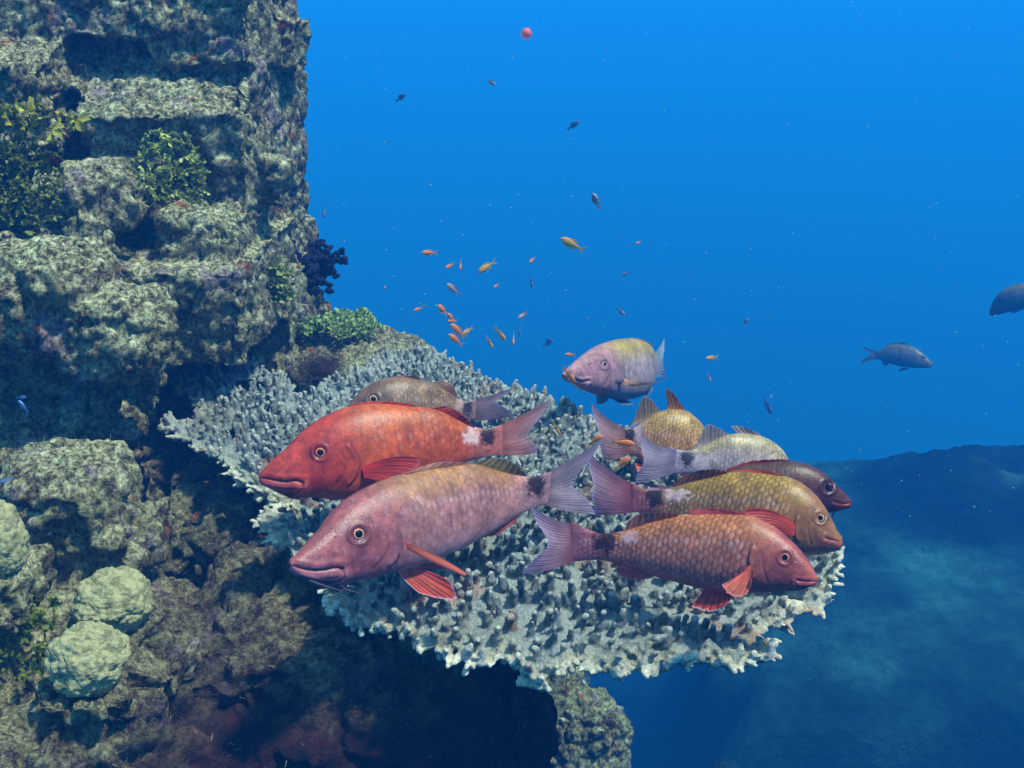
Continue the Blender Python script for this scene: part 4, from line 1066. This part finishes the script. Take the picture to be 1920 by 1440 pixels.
# ---- olive-yellow one
build_fish("goatfish", "olive-yellow goatfish facing right with a large round white-ringed eye, just above the nearest right-facing one",
    top=[(1577, 1017), (1575, 1005), (1569, 994), (1555, 965), (1535, 934), (1512, 912), (1483, 896), (1440, 887), (1400, 884), (1365, 886), (1320, 897), (1285, 907), (1250, 917), (1215, 919), (1186, 905)],
    bot=[(1577, 1017), (1572, 1029), (1545, 1039), (1513, 1042), (1470, 1043), (1400, 1038), (1330, 1018), (1260, 988), (1215, 967), (1186, 958)],
    d0=1.16, d1=1.26, pal=dict(top=(165, 142, 42), mid=(166, 130, 62), bel=(196, 112, 92), head=(165, 118, 72), jaw=(190, 115, 95), ped=(178, 100, 118), blot=(130, 85, 50), fleck=(190, 165, 130), edge=(95, 76, 36), edgeamt=0.7, cenamt=0.55, seed=37, ncol=46, headend=0.23, lip=(222, 125, 100), iris=(110, 95, 55)),
    eye=(1539, 971, 7.6, (238, 225, 170)), mouth=[(1575, 1015), (1566, 1014), (1556, 1012), (1548, 1008)], lip=6, gill=[(1496, 965), (1489, 980), (1489, 998), (1494, 1020)], spot=(1228, 934, 19, 28, (62, 42, 44)), saddle=(1264, 928, 26, 12, (245, 228, 232)),
    fins=[dict(name='pectoral_fin', kind='side', base=[(1490, 982), (1492, 992), (1490, 1004)], out=[(1393, 956), (1400, 968), (1425, 1000)], mid=[(1443, 956), (1446, 972), (1455, 1002)], c=(205, 85, 70), c2=(195, 80, 70), ce=(205, 100, 85), rays=8, rayc=0.5, d_tip=-0.005, lift=0.004),
          dict(name='dorsal_fin', base=[(1255, 915), (1290, 906), (1330, 895), (1364, 887)], out=[(1276, 896), (1300, 885), (1335, 880), (1362, 885)], c=(150, 100, 75), c2=(160, 95, 85), ce=(170, 130, 140), rays=9, rayc=0.6, d_tip=-.004),
          dict(name='dorsal_fin', base=[(1375, 886), (1410, 886), (1450, 891), (1475, 897)], out=[(1370, 883), (1410, 880), (1448, 886), (1475, 895)], c=(195, 90, 60), ce=(200, 110, 80), rays=6, nr=100, thick=3),
          tailfin((1190, 906), (1188, 960), (1104, 847), (1112, 905), (1118, 966), (175, 95, 115), c2=(150, 125, 165), upb=-8, lob=2, d_tip=0.01)])
# ---- nearest right-facing
build_fish("goatfish", "pinkish goatfish with bold scales facing right, nearest on the right, dark blotch before its tail",
    top=[(1532, 1090), (1531, 1080), (1516, 1051), (1492, 1022), (1463, 996), (1435, 978), (1403, 965), (1363, 963), (1310, 963), (1270, 966), (1230, 975), (1195, 988), (1161, 997), (1135, 1000), (1108, 995), (1072, 978)],
    bot=[(1532, 1090), (1526, 1098), (1500, 1106), (1463, 1110), (1403, 1113), (1363, 1112), (1310, 1102), (1266, 1091), (1222, 1079), (1185, 1065), (1153, 1056), (1121, 1050), (1072, 1053)],
    d0=1.03, d1=1.13, pal=dict(top=(190, 130, 68), mid=(182, 120, 92), bel=(186, 98, 100), head=(176, 92, 92), jaw=(188, 92, 92), ped=(178, 112, 128), blot=(145, 65, 62), fleck=(205, 160, 165), edge=(110, 74, 50), edgeamt=0.62, cenamt=0.6, seed=43, ncol=47, headend=0.24, lip=(215, 95, 85), iris=(150, 70, 90)),
    eye=(1472, 1045, 8.5, (225, 165, 130)), mouth=[(1531, 1090), (1520, 1091), (1506, 1090), (1493, 1088)], lip=6, lip2=[(1527, 1098), (1510, 1102), (1496, 1099), (1490, 1092)], gill=[(1412, 1020), (1404, 1040), (1404, 1064), (1412, 1090)], spot=(1134, 1018, 27, 32, (66, 26, 30)), saddle=(1180, 1007, 15, 12, (218, 188, 190)), nu=480, nv=200,
    fins=[dict(name='pectoral_fin', kind='side', base=[(1406, 1060), (1402, 1063), (1398, 1070)], out=[(1409, 1085), (1404, 1108), (1387, 1119), (1367, 1113), (1354, 1096)], mid=[(1413, 1072), (1407, 1086), (1397, 1092), (1386, 1090), (1378, 1083)], c=(222, 110, 95), c2=(205, 120, 110), ce=(215, 150, 140), rays=12, rayc=0.5, d_tip=-0.03, lift=0.006),
          dict(name='pelvic_fin', base=[(1322, 1102), (1345, 1108), (1372, 1113)], out=[(1297, 1137), (1318, 1143), (1340, 1145), (1362, 1133), (1372, 1120)], c=(205, 85, 85), c2=(205, 78, 72), ce=(225, 205, 215), rays=6, rayc=0.5, d_tip=-0.015),
          dict(name='anal_fin', base=[(1155, 1056), (1185, 1065), (1224, 1081)], out=[(1160, 1077), (1178, 1085), (1215, 1085)], c=(185, 95, 100), c2=(185, 85, 85), ce=(190, 130, 140), rays=7),
          dict(name='dorsal_fin', base=[(1170, 996), (1200, 988), (1235, 975), (1272, 967)], out=[(1178, 977), (1200, 964), (1240, 961), (1272, 964)], c=(180, 115, 100), c2=(170, 110, 105), ce=(190, 140, 150), rays=9, rayc=0.5, d_tip=-.004),
          dict(name='dorsal_fin', base=[(1300, 964), (1340, 964), (1380, 965), (1405, 968)], out=[(1288, 957), (1330, 954), (1375, 958), (1404, 965)], c=(185, 80, 85), ce=(195, 110, 120), rays=6, nr=110, thick=3),
          tailfin((1078, 979), (1076, 1054), (995, 946), (1028, 1020), (980, 1076), (182, 128, 140), c2=(160, 142, 188), upb=-10, lob=4, d_tip=0.0)],
    barbels=[dict(p=[(1470, 1110), (1450, 1113), (1430, 1119)], c=(190, 150, 120))])
# ---- far ones in the blue
build_fish("goatfish", "dusky grey goatfish far off in the blue water at right, seen whole and facing right",
    top=[(1747, 684), (1745, 678), (1734, 665), (1719, 654), (1701, 647), (1672, 646), (1654, 654), (1641, 659)],
    bot=[(1747, 684), (1744, 689), (1729, 690), (1701, 689), (1672, 683), (1654, 676), (1641, 672)],
    d0=6.4, d1=6.6, pal=dict(top=(120, 115, 80), mid=(95, 90, 90), bel=(60, 60, 75), head=(130, 110, 100), edge=(80, 70, 60), ncol=34, seed=51), eye=(1731, 670, 2.6, (60, 50, 50)), nu=120, nv=60,
    group='dusky fish passing far off',
    fins=[dict(name='dorsal_fin', base=[(1660, 651), (1675, 647), (1690, 646)], out=[(1662, 647), (1675, 644), (1690, 645)], c=(110, 100, 80), rays=5, nr=40),
          dict(name='dorsal_fin', base=[(1692, 646), (1700, 646), (1707, 648)], out=[(1683, 641), (1692, 642), (1702, 645)], c=(110, 90, 90), rays=4, nr=40),
          dict(name='anal_fin', base=[(1652, 675), (1660, 678), (1668, 681)], out=[(1657, 686), (1662, 685), (1668, 682)], c=(50, 55, 80), rays=4, nr=40),
          dict(name='pelvic_fin', base=[(1694, 689), (1699, 690), (1705, 690)], out=[(1684, 694), (1690, 695), (1703, 692)], c=(90, 60, 70), rays=4, nr=40),
          tailfin((1643, 659), (1643, 672), (1613, 648), (1632, 664), (1609, 683), (80, 85, 110), nr=80)])
build_fish("goatfish", "dusky fish cut off by the right edge of the photo, head towards the left",
    top=[(1855, 590), (1856, 580), (1863, 562), (1879, 544), (1897, 535), (1920, 531), (1950, 536), (1980, 548), (2000, 556)],
    bot=[(1855, 590), (1862, 592), (1880, 588), (1898, 583), (1920, 580), (1950, 575), (1980, 570), (2000, 567)],
    d0=5.4, d1=5.2, pal=dict(top=(120, 115, 90), mid=(95, 92, 95), bel=(70, 72, 90), head=(85, 78, 85), edge=(80, 70, 60), ncol=34, seed=53), eye=(1874, 563, 3, (60, 50, 50)), nu=120, nv=60,
    group='dusky fish passing far off',
    fins=[dict(name='pelvic_fin', base=[(1893, 583), (1902, 582), (1912, 581)], out=[(1897, 587), (1904, 586), (1912, 583)], c=(150, 120, 120), rays=4, nr=40),
          tailfin((2000, 556), (2000, 567), (2035, 540), (2015, 562), (2035, 585), (80, 85, 110), nr=60)])

#%%SMALL
# ------------------------------------------------------------------ small reef fish
def lathe_fish(name, body_c, back_c, fin_c, forked=True):
    """unit-length small fish, nose at -x 0.5 .. tail tip +x 0.5; returns root with parts"""
    root = empty(name, (0, 0, 0))
    nu_, nv_ = 26, 16
    u = np.linspace(0, 1, nu_)
    h_ = np.interp(u, [0, .05, .2, .4, .65, .85, 1], [0.004, .055, .125, .15, .11, .05, .04])
    w_ = np.interp(u, [0, .05, .2, .4, .65, .85, 1], [0.004, .035, .065, .07, .05, .02, .008])
    th = np.linspace(0, 2 * math.pi, nv_, endpoint=False)
    V = np.stack([np.repeat((-0.5 + 0.76 * u)[:, None], nv_, 1), w_[:, None] * np.sin(th)[None], h_[:, None] * np.cos(th)[None] + 0.01], -1)
    t = (np.cos(th) * .5 + .5)[None] * np.ones((nu_, 1))
    c = mixc(lin(body_c) * np.ones((nu_, nv_, 3)), lin(back_c), sstep(.35, .9, t))
    b = mesh_np("body", V.reshape(-1, 3), grid_faces(nu_, nv_, True), M_SKIN, root, c.reshape(-1, 3))
    def fin(nm, pts):
        pts = np.array(pts, float); n = len(pts)
        A = np.stack([pts[:, 0], np.full(n, .003), pts[:, 1]], -1); B = A * np.array([1, -1, 1])
        me = bpy.data.meshes.new(nm)
        fs = [list(range(n)), list(range(2 * n - 1, n - 1, -1))] + [[i, (i + 1) % n, n + (i + 1) % n, n + i] for i in range(n)]
        me.from_pydata(np.vstack([A, B]).tolist(), [], fs); me.update()
        ca = me.color_attributes.new("Col", 'FLOAT_COLOR', 'POINT')
        for d in ca.data: d.color = (*lin(fin_c), 1)
        me.materials.append(M_FIN)
        o = bpy.data.objects.new(nm, me); COL.objects.link(o); o.parent = root
    fin("tail_fin", [(.24, .05), (.34, .08), (.52, .17), (.42, .04), (.37, .0), (.42, -.03), (.50, -.14), (.33, -.06), (.24, -.03)])
    fin("dorsal_fin", [(-.25, .13), (-.15, .19), (.0, .20), (.12, .17), (.19, .09), (.05, .12)])
    fin("anal_fin", [(.02, -.10), (.06, -.18), (.15, -.13), (.18, -.05)])
    fin("pelvic_fin", [(-.16, -.12), (-.06, -.22), (-.04, -.13)])
    for sg in (-1, 1):
        al = np.linspace(0, 1.5, 6); an = np.linspace(0, 2 * math.pi, 12, endpoint=False)
        EV = np.stack([-.39 + .024 * np.sin(al)[:, None] * np.cos(an)[None], sg * (.045 + .012 * np.cos(al)[:, None] + 0 * an[None]), .035 + .024 * np.sin(al)[:, None] * np.sin(an)[None]], -1)
        EC = np.repeat(np.where(al[:, None] < .8, lin((10, 10, 18)), lin((200, 170, 140)))[:, None], 12, 1)
        mesh_np("eye", EV.reshape(-1, 3), grid_faces(6, 12, True), M_EYE, root, EC.reshape(-1, 3))
    return root
def copy_tree(o, parent=None):
    c = o.copy(); COL.objects.link(c); c.parent = parent
    for ch_ in list(o.children): copy_tree(ch_, c)
    return c
PRO = {'o': lathe_fish("anthias", (235, 140, 60), (225, 115, 60), (235, 170, 60)),
       'y': lathe_fish("anthias", (225, 165, 70), (200, 130, 60), (235, 190, 60)),
       'p': lathe_fish("anthias", (190, 175, 165), (170, 120, 110), (180, 150, 120)),
       'd': lathe_fish("damselfish", (95, 115, 150), (70, 85, 115), (90, 110, 145)),
       'b': lathe_fish("damselfish", (120, 170, 220), (60, 80, 120), (110, 160, 210))}
usedp = set()
# head px, tail px, depth, kind, turn (deg away from side-on), label
SM = [((1051, 447), (1096, 471), 2.1, 'y', 10, "largest golden anthias alone in the blue above the group, head up to the left"),
      ((791, 474), (820, 474), 2.3, 'o', 25, "orange anthias level at the far left of the school, under no other fish"),
      ((836, 503), (851, 494), 2.4, 'o', 45, "small orange anthias, left one of two close side by side"),
      ((863, 506), (864, 488), 2.4, 'o', 50, "small upright orange anthias, right one of two close side by side"),
      ((896, 511), (931, 489), 2.2, 'y', 10, "yellowish anthias slanting head down to the left with a clear forked tail"),
      ((838, 532), (862, 553), 2.2, 'p', 20, "pale anthias heading up left, midway down the school"),
      ((926, 539), (935, 533), 2.6, 'o', 50, "tiny orange anthias dot in the middle of the school"),
      ((992, 493), (1004, 482), 2.5, 'o', 40, "small orange anthias at the upper right of the school, nose down left"),
      ((998, 540), (993, 513), 2.6, 'd', 30, "dull brownish anthias pointing straight down at the right of the school"),
      ((776, 583), (793, 576), 2.5, 'o', 30, "dim anthias at the lower left of the school, nose left"),
      ((793, 577), (802, 566), 2.7, 'd', 30, "dim thin fish touching the anthias at the lower left of the school"),
      ((822, 573), (838, 590), 2.2, 'o', 50, "round orange anthias topmost of the tight orange cluster above the hump"),
      ((840, 589), (852, 602), 2.3, 'o', 55, "orange anthias second from the top in the tight cluster"),
      ((840, 602), (857, 602), 2.4, 'o', 45, "small level anthias third from the top in the tight cluster"),
      ((845, 608), (872, 634), 2.0, 'o', 20, "plump orange anthias above the lowest one in the tight cluster"),
      ((841, 627), (868, 648), 2.0, 'o', 20, "brightest orange anthias, lowest in the tight cluster"),
      ((866, 628), (887, 614), 2.3, 'y', 30, "faint yellowish anthias trailing to the right of the tight cluster"),
      ((948, 639), (926, 612), 2.0, 'y', 15, "golden anthias heading down to the right near the coral edge"),
      ((924, 653), (911, 630), 2.1, 'y', 30, "thin yellow anthias heading down, left of the golden one near the coral edge"),
      ((962, 647), (964, 622), 2.1, 'y', 35, "yellow anthias hanging head down, right of the golden one"),
      ((974, 629), (974, 603), 2.6, 'd', 30, "faint grey-brown fish hanging head down beside the yellow one"),
      ((971, 597), (990, 585), 2.2, 'p', 35, "pale silvery anthias slanting above the faint grey-brown fish"),
      ((1112, 363), (1125, 392), 2.3, 'p', 35, "pale thin fish diving tail down high above the lavender goatfish"),
      ((1192, 457), (1202, 453), 2.8, 'o', 45, "tiny orange anthias right of the largest golden one"),
      ((1165, 516), (1183, 511), 2.8, 'd', 20, "small grey fish level in the blue right of the school"),
      ((1171, 590), (1155, 577), 2.7, 'p', 30, "small pale fish heading down right above the lavender goatfish"),
      ((1103, 598), (1103, 591), 2.9, 'p', 40, "tiny pale fish speck above the lavender goatfish's snout"),
      ((1059, 665), (1079, 665), 2.4, 'o', 25, "small dim orange fish just above the lavender goatfish's snout"),
      ((1078, 716), (1055, 688), 1.45, 'o', 20, "orange anthias right in front of the lavender goatfish's mouth"),
      ((1322, 673), (1348, 669), 2.4, 'y', 30, "yellowish anthias alone to the right of the lavender goatfish, nose left"),
      ((1332, 715), (1326, 699), 2.5, 'o', 40, "small orange anthias nose down below the yellowish lone one"),
      ((1402, 598), (1393, 611), 2.5, 'p', 40, "small pinkish fish highest at the right of the lavender goatfish"),
      ((929, 160), (913, 150), 2.6, 'p', 35, "small greyish-orange fish near the top, below the red drifting speck"),
      ((760, 176), (742, 191), 2.9, 'd', 25, "faint dark fish high up left in the blue"),
      ((1085, 228), (1064, 243), 2.8, 'd', 25, "dark blue slender fish high in the middle of the blue"),
      ((607, 408), (608, 382), 2.3, 'd', 50, "dark upright fish close to the right edge of the rock wall"),
      ((1050, 815), (1036, 790), 1.40, 'y', 20, "yellow anthias head down over the coral behind the red goatfish's tail"),
      ((1131, 817), (1100, 836), 1.38, 'o', 20, "orange anthias peeking over the mauve goatfish's tail tip"),
      ((1190, 833), (1143, 828), 1.36, 'o', 5, "orange-yellow anthias level in front of the yellow goatfish's tail"),
      ((1183, 858), (1150, 882), 1.36, 'o', 15, "bright orange anthias nose up right between the tails of the right-hand goatfish"),
      ((1446, 776), (1429, 742), 2.4, 'b', 20, "pale blue damselfish diving above the dark maroon goatfish"),
      ((1441, 748), (1452, 737), 2.6, 'b', 40, "faint blue fish overlapping the diving pale blue damselfish"),
      ((1036, 636), (1018, 650), 2.9, 'b', 50, "blurred pale fish left of the lavender goatfish"),
      ((720, 541), (724, 535), 2.9, 'o', 30, "tiny orange speck of a fish right of the dark soft coral"),
      ((50, 744), (30, 746), 1.25, 'b', 25, "thin bright blue-white fish against the dark rock at far left, upper of a pair"),
      ((36, 752), (52, 772), 1.27, 'b', 30, "small blue damselfish against the dark rock at far left, lower of a pair"),
      ((2, 903), (24, 897), 1.22, 'b', 30, "small whitish fish low at the left edge of the photo")]
for (hd, tl, d, k, turn, lab) in SM:
    r = PRO[k] if k not in usedp else copy_tree(PRO[k]); usedp.add(k)
    hp, tp = P(hd[0], hd[1], d), P(tl[0], tl[1], d)
    L_ = float(np.linalg.norm(tp - hp)); ax = Vector((tp - hp) / L_)
    view = Vector(P((hd[0] + tl[0]) / 2, (hd[1] + tl[1]) / 2, 1.0)).normalized()
    # tail direction swings away from the camera by 'turn'
    ax3 = (ax * math.cos(math.radians(turn)) + view * math.sin(math.radians(turn))).normalized()
    Lr = L_ / max(0.35, math.cos(math.radians(turn)))
    upv = Vector((0, 0, 1)) 
    if abs(ax3.z) > 0.85: upv = Vector((1.0 if ax3.z > 0 else -1.0, 0, 0.3))
    sd_ = upv.cross(ax3).normalized(); up2 = ax3.cross(sd_).normalized()
    Mx = Matrix((ax3, sd_, up2)).transposed().to_4x4()
    mid = (Vector(hp) + Vector(tp)) / 2
    r.matrix_world = Matrix.Translation(mid) @ Mx @ Matrix.Scale(Lr, 4)
    tag(r, lab, 'fish', 'anthias school in the blue' if k in 'oyp' else 'small dark and blue fish')

#%%PLANTS
# ------------------------------------------------------------------ leafy algae, soft coral, ball corals
def leafy(name, label, centre, n, spread, size, colr, normal=(0.3, -0.8, 0.5), group=None):
    """clump of ruffled fan-shaped blades on short stalks"""
    c0 = np.array(centre, float); nm = np.array(normal, float); nm /= np.linalg.norm(nm)
    root = empty(name, c0); A1, A2 = Acc(), Acc()
    for i in range(n):
        d = nm + rng.normal(0, 0.55, 3); d /= np.linalg.norm(d)
        off = rng.normal(0, 1, 3); off -= nm * (off @ nm); off = off / (np.linalg.norm(off) + 1e-6) * rng.uniform(0, 1) ** 0.6
        b = c0 + off * np.array(spread) - nm * 0.01
        s = size * rng.uniform(0.55, 1.25); stalk = s * rng.uniform(0.5, 1.4)
        pth = b + np.outer(np.linspace(0, 1, 5), d) * stalk
        V, F = tube(pth, np.linspace(0.0016, 0.001, 5), 5); A2.add(V, F, lin(colr) * 0.5)
        tip = pth[-1]
        sd = np.cross(d, rng.normal(0, 1, 3)); sd /= np.linalg.norm(sd); nn = np.cross(sd, d)
        na, nr_ = 17, 7
        an = np.linspace(-1.35, 1.35, na); rr = np.linspace(0.05, 1, nr_)
        lob = 1 + 0.22 * np.sin(an * rng.uniform(3, 6) + rng.uniform(0, 6)) + 0.12 * rng.normal(0, 1, na)
        R = rr[None] * lob[:, None] * s
        ruf = 0.26 * s * np.sin(an * rng.uniform(4, 8) + rng.uniform(0, 6))[:, None] * rr[None] ** 2 + 0.25 * s * rr[None] ** 2 * rng.uniform(-1, 1)
        LV = tip + (R * np.cos(an)[:, None])[..., None] * d + (R * np.sin(an)[:, None])[..., None] * sd + ruf[..., None] * nn
        cc = lin(colr) * rng.uniform(0.65, 1.25)
        C = cc * (0.75 + 0.6 * rr[None, :, None]) * np.ones((na, nr_, 1)) * (1 + 0.12 * np.sin(rr * 22))[None, :, None]
        tk = nn * 0.0005
        A1.add(LV + tk, grid_faces(na, nr_), C.reshape(-1, 3)); A1.add(LV - tk, grid_faces(na, nr_)[:, ::-1], C.reshape(-1, 3))
    attach(A1.build("fronds", M_LEAF), root); attach(A2.build("stalks", M_LEAF), root)
    tag(root, label, 'algae', group); return root
ga = 'leafy algae clumps on the reef'
leafy("leafy_algae", "pale yellow-green leafy algae clump in the middle of the upper rock wall", P(318, 325, 1.80), 170, (0.062, 0.05, 0.09), 0.0105, (165, 172, 95), group=ga)
leafy("leafy_algae", "scattered curly algae blades just left of and below the upper wall clump", P(258, 335, 1.78), 26, (0.03, 0.02, 0.02), 0.012, (175, 178, 105), group=ga)
leafy("leafy_algae", "bushy olive algae at the left edge of the upper rock wall", P(38, 310, 1.56), 230, (0.065, 0.06, 0.11), 0.009, (120, 128, 58), group=ga)
leafy("leafy_algae", "yellow-green algae blades topping the bushy olive clump at the left edge", P(70, 222, 1.55), 16, (0.05, 0.03, 0.02), 0.014, (165, 160, 65), group=ga)
leafy("leafy_algae", "broad pale algae blades on the corner of the wall below the dark soft coral", P(520, 530, 1.98), 80, (0.028, 0.03, 0.04), 0.014, (140, 150, 80), (0.5, -0.8, 0.2), group=ga)
leafy("leafy_algae", "pale green bushy algae standing against the blue on the mossy hump", P(655, 605, 2.10), 300, (0.062, 0.05, 0.055), 0.010, (150, 168, 105), (0.1, -0.2, 1.0), group=ga)
leafy("leafy_algae", "low green algae between the wall and the bushy clump on the hump", P(585, 612, 2.12), 90, (0.04, 0.03, 0.02), 0.011, (130, 150, 88), (0.0, -0.2, 1.0), group=ga)
leafy("leafy_algae", "green algae tuft growing left of the two ball corals at the bottom left", P(30, 1190, 1.10), 60, (0.05, 0.05, 0.05), 0.009, (105, 120, 45), (0.2, -0.6, 0.7), group=ga)
leafy("leafy_algae", "dim dark-green algae on the shaded slope beneath the coral", P(480, 1265, 1.26), 46, (0.05, 0.04, 0.05), 0.008, (45, 95, 45), (0.2, -0.6, 0.7), group=ga)

def worley(p, seed=0):
    i = np.floor(p).astype(np.int64); best = np.full(p.shape[:-1], 9.0)
    for a in (-1, 0, 1):
        for b in (-1, 0, 1):
            for c_ in (-1, 0, 1):
                q = i + np.array([a, b, c_]); hsh = (q[..., 0] * 73856093) ^ (q[..., 1] * 19349663) ^ (q[..., 2] * 83492791) ^ (seed * 7919)
                o = np.stack([_tab[hsh & 65535], _tab[(hsh * 31 + 7) & 65535], _tab[(hsh * 17 + 3) & 65535]], -1)
                best = np.minimum(best, np.linalg.norm(q + o - p, axis=-1))
    return best
def ball_coral(label, c, r, sq=0.9, seed=0):
    u = np.linspace(0, math.pi, 130); v = np.linspace(0, 2 * math.pi, 240, endpoint=False)
    U_, V_ = np.meshgrid(u, v, indexing='ij')
    D = np.stack([np.sin(U_) * np.cos(V_), np.sin(U_) * np.sin(V_), np.cos(U_)], -1)
    R = 1 + 0.16 * fbm(D * 1.7 + seed, 3, seed) + 0.20 * (0.6 - worley(D * 2.6 + seed, seed) ** 1.5) + 0.075 * (0.6 - worley(D * 8 + seed, seed + 1)) + 0.02 * (0.6 - worley(D * 24 + seed, seed + 2))
    V = D * R[..., None] * r * np.array([1, 1, sq]) + np.array(c)
    n = fbm(D * 6, 3, seed + 9)
    C = mixc(lin((162, 158, 112)) * np.ones(D.shape), lin((122, 122, 82)), sstep(-.1, .5, n))
    o = mesh_np("ball_coral", V.reshape(-1, 3), grid_faces(130, 240, True), M_BALL, None, C.reshape(-1, 3))
    origin_to(o, np.array(c) - np.array([0, 0, r * sq])); tag(o, label, 'coral', 'pale ball corals at the lower left'); return o
ball_coral("pale ball coral lowest of the three, nearest the bottom left mound", P(165, 1235, 1.06), 0.038, 0.95, 2)
ball_coral("pale ball coral just behind the lowest one, closest to the table coral", P(212, 1130, 1.16), 0.042, 0.85, 5)
ball_coral("bright pale ball coral cut off by the left edge of the photo", P(-22, 1018, 1.10), 0.040, 1.25, 8)

c0 = P(606, 498, 2.28)
root = empty("soft_coral", c0); arms, pol = Acc(), Acc()
for i in range(44):
    d = np.array([0.7, -0.3, -0.05]) + rng.normal(0, 0.65, 3); d /= np.linalg.norm(d)
    b = c0 + np.array([-0.045, 0.0, 0.0]); ln = rng.uniform(0.04, 0.095)
    pth = b + np.outer(np.linspace(0, 1, 7), d) * ln + rng.normal(0, 0.003, (7, 3)).cumsum(0) * 0.6
    V, F = tube(pth, 0.0035, 7); arms.add(V, F, lin((18, 22, 45)))
    for q_ in range(11):
        cc = pth[rng.integers(2, 7)] + rng.normal(0, 0.005, 3); rr = rng.uniform(0.004, 0.008)
        blob(pol, cc, (rr, rr, rr), (0, 0, 0), 1.0, 6); pol.C.append(np.broadcast_to(lin((16, 20, 44)), (72, 3)))
attach(arms.build("branches", M_DARK), root); attach(pol.build("polyps", M_DARK), root)
tag(root, 'dark navy bushy soft coral jutting from the edge of the rock wall into the blue', 'coral')

# brown hydroid bush on the hump
c0 = P(598, 690, 2.0)
n = 1500; ps = c0 + rng.normal(0, 1, (n, 3)) * np.array([0.022, 0.02, 0.010]); dr = rng.normal(0, 1, (n, 3)) * 0.7 + np.array([0, -.5, .6]); dr /= np.linalg.norm(dr, axis=1)[:, None]
V, F, C = blades(ps, dr, rng.uniform(0.012, 0.03, n), rng.uniform(.0003, .0006, n), lin((92, 72, 68)) * rng.uniform(.5, 1.2, (n, 1)), 0.6, 0.5, 4)
hb = mesh_np("hydroid_bush", V, F, M_TURF, None, C); origin_to(hb, c0)
tag(hb, 'fuzzy dark brown hydroid bush on the mossy hump behind the coral', 'hydroid')
# red sponges
for px, py, d, r, lab in ((103, 298, 1.58, 0.008, 'red sponge beside the bushy olive algae at left'),):
    c0 = P(px, py, d); a_ = Acc()
    for q_ in range(9): blob(a_, c0 + rng.normal(0, r * 0.6, 3), (r * .6,) * 3, (0, 0, 0), 1, 9)
    V, F, Nn_ = remeshed(a_, 0.002, 3); V = V + Nn_ * (0.003 * fbm(V * 90, 2, 3))[:, None]
    o = mesh_np("sponge", V, F, M_DARK, None, lin((120, 30, 28)) * np.ones((len(V), 3))); origin_to(o, c0); tag(o, lab, 'sponge')

# drifting particles: marine snow
a_ = Acc()
def sph(acc_, c, r, col, n=6):
    th = np.linspace(0, math.pi, n); ph = np.linspace(0, 2 * math.pi, 2 * n, endpoint=False); T, Q = np.meshgrid(th, ph, indexing='ij')
    s_ = 1 + 0.5 * (vnoise(np.stack([T * 1.3, Q * 0 + 3 * np.cos(Q), 3 * np.sin(Q)], -1), int(c[0] * 1000) % 97) - .5)
    acc_.add(np.stack([np.sin(T) * np.cos(Q), np.sin(T) * np.sin(Q), np.cos(T)], -1).reshape(-1, 3) * r * s_.reshape(-1, 1) + c, grid_faces(n, 2 * n, True), col)
for i in range(520):
    px, py = rng.uniform(560, 1920), rng.uniform(0, 1000) if rng.random() < 0.93 else rng.uniform(0, 1400)
    d = rng.uniform(0.7, 3.0); r = (0.00025 + 0.0009 * rng.random() ** 3) * d / 1.6
    sph(a_, P(px, py, d), r, lin((190, 205, 215)))
M_SNOW = mat_vcol("marine_snow", 0.9, 100, 0.2, 0.0005, 0.4)
sn_ = a_.build("marine_snow", M_SNOW); tag(sn_, 'tiny pale specks drifting in the water', 'particles', kind='stuff')
a_ = Acc(); c0 = P(987, 63, 0.9); V, F, _n = (lambda T, Q: (np.stack([np.sin(T) * np.cos(Q), np.sin(T) * np.sin(Q), np.cos(T)], -1) * 0.0056, grid_faces(24, 48, True), 0))(*np.meshgrid(np.linspace(0, math.pi, 24), np.linspace(0, 2 * math.pi, 48, endpoint=False), indexing='ij')); a_.add(V, F)
m, nt, out = nodemat("jelly_red"); b = N(nt, "BsdfPrincipled"); setin(b, Roughness=0.5); b.inputs['Base Color'].default_value = (0.9, 0.16, 0.10, 1)
tr = N(nt, "BsdfTransparent"); lw = N(nt, "LayerWeight"); lw.inputs[0].default_value = 0.5
rp = ramp(nt, lw.outputs['Facing'], [(0.0, 0.8), (0.3, 0.55), (0.8, 0.0)]); ms = N(nt, "MixShader")
nt.links.new(rp, ms.inputs[0]); nt.links.new(tr.outputs[0], ms.inputs[1]); nt.links.new(b.outputs[0], ms.inputs[2]); nt.links.new(ms.outputs[0], out.inputs[0])
jl = a_.build("plankton", m); jl.location = Vector(c0); tag(jl, 'round translucent red speck of plankton drifting near the top of the water', 'plankton')

# ------------------------------------------------------------------ the water itself: one even volume round everything
bx0, bx1, by0, by1, bz0, bz1 = -72, 82, -14, 122, -17.5, 0.55
V = np.array([(x, y, z) for x in (bx0, bx1) for y in (by0, by1) for z in (bz0, bz1)], float)
F = np.array([(0, 1, 3, 2), (4, 6, 7, 5), (0, 4, 5, 1), (2, 3, 7, 6), (0, 2, 6, 4), (1, 5, 7, 3)])
m, nt, out = nodemat("sea_water"); pv = N(nt, "VolumePrincipled")
pv.inputs['Color'].default_value = WATER_COLOR; pv.inputs['Density'].default_value = WATER_DENSITY; pv.inputs['Absorption Color'].default_value = WATER_ABS; pv.inputs['Anisotropy'].default_value = 0.0
nt.links.new(pv.outputs[0], out.inputs['Volume'])
hz = mesh_np("haze", V, F, m, None, None, smooth=False); tag(hz, kind='stuff')
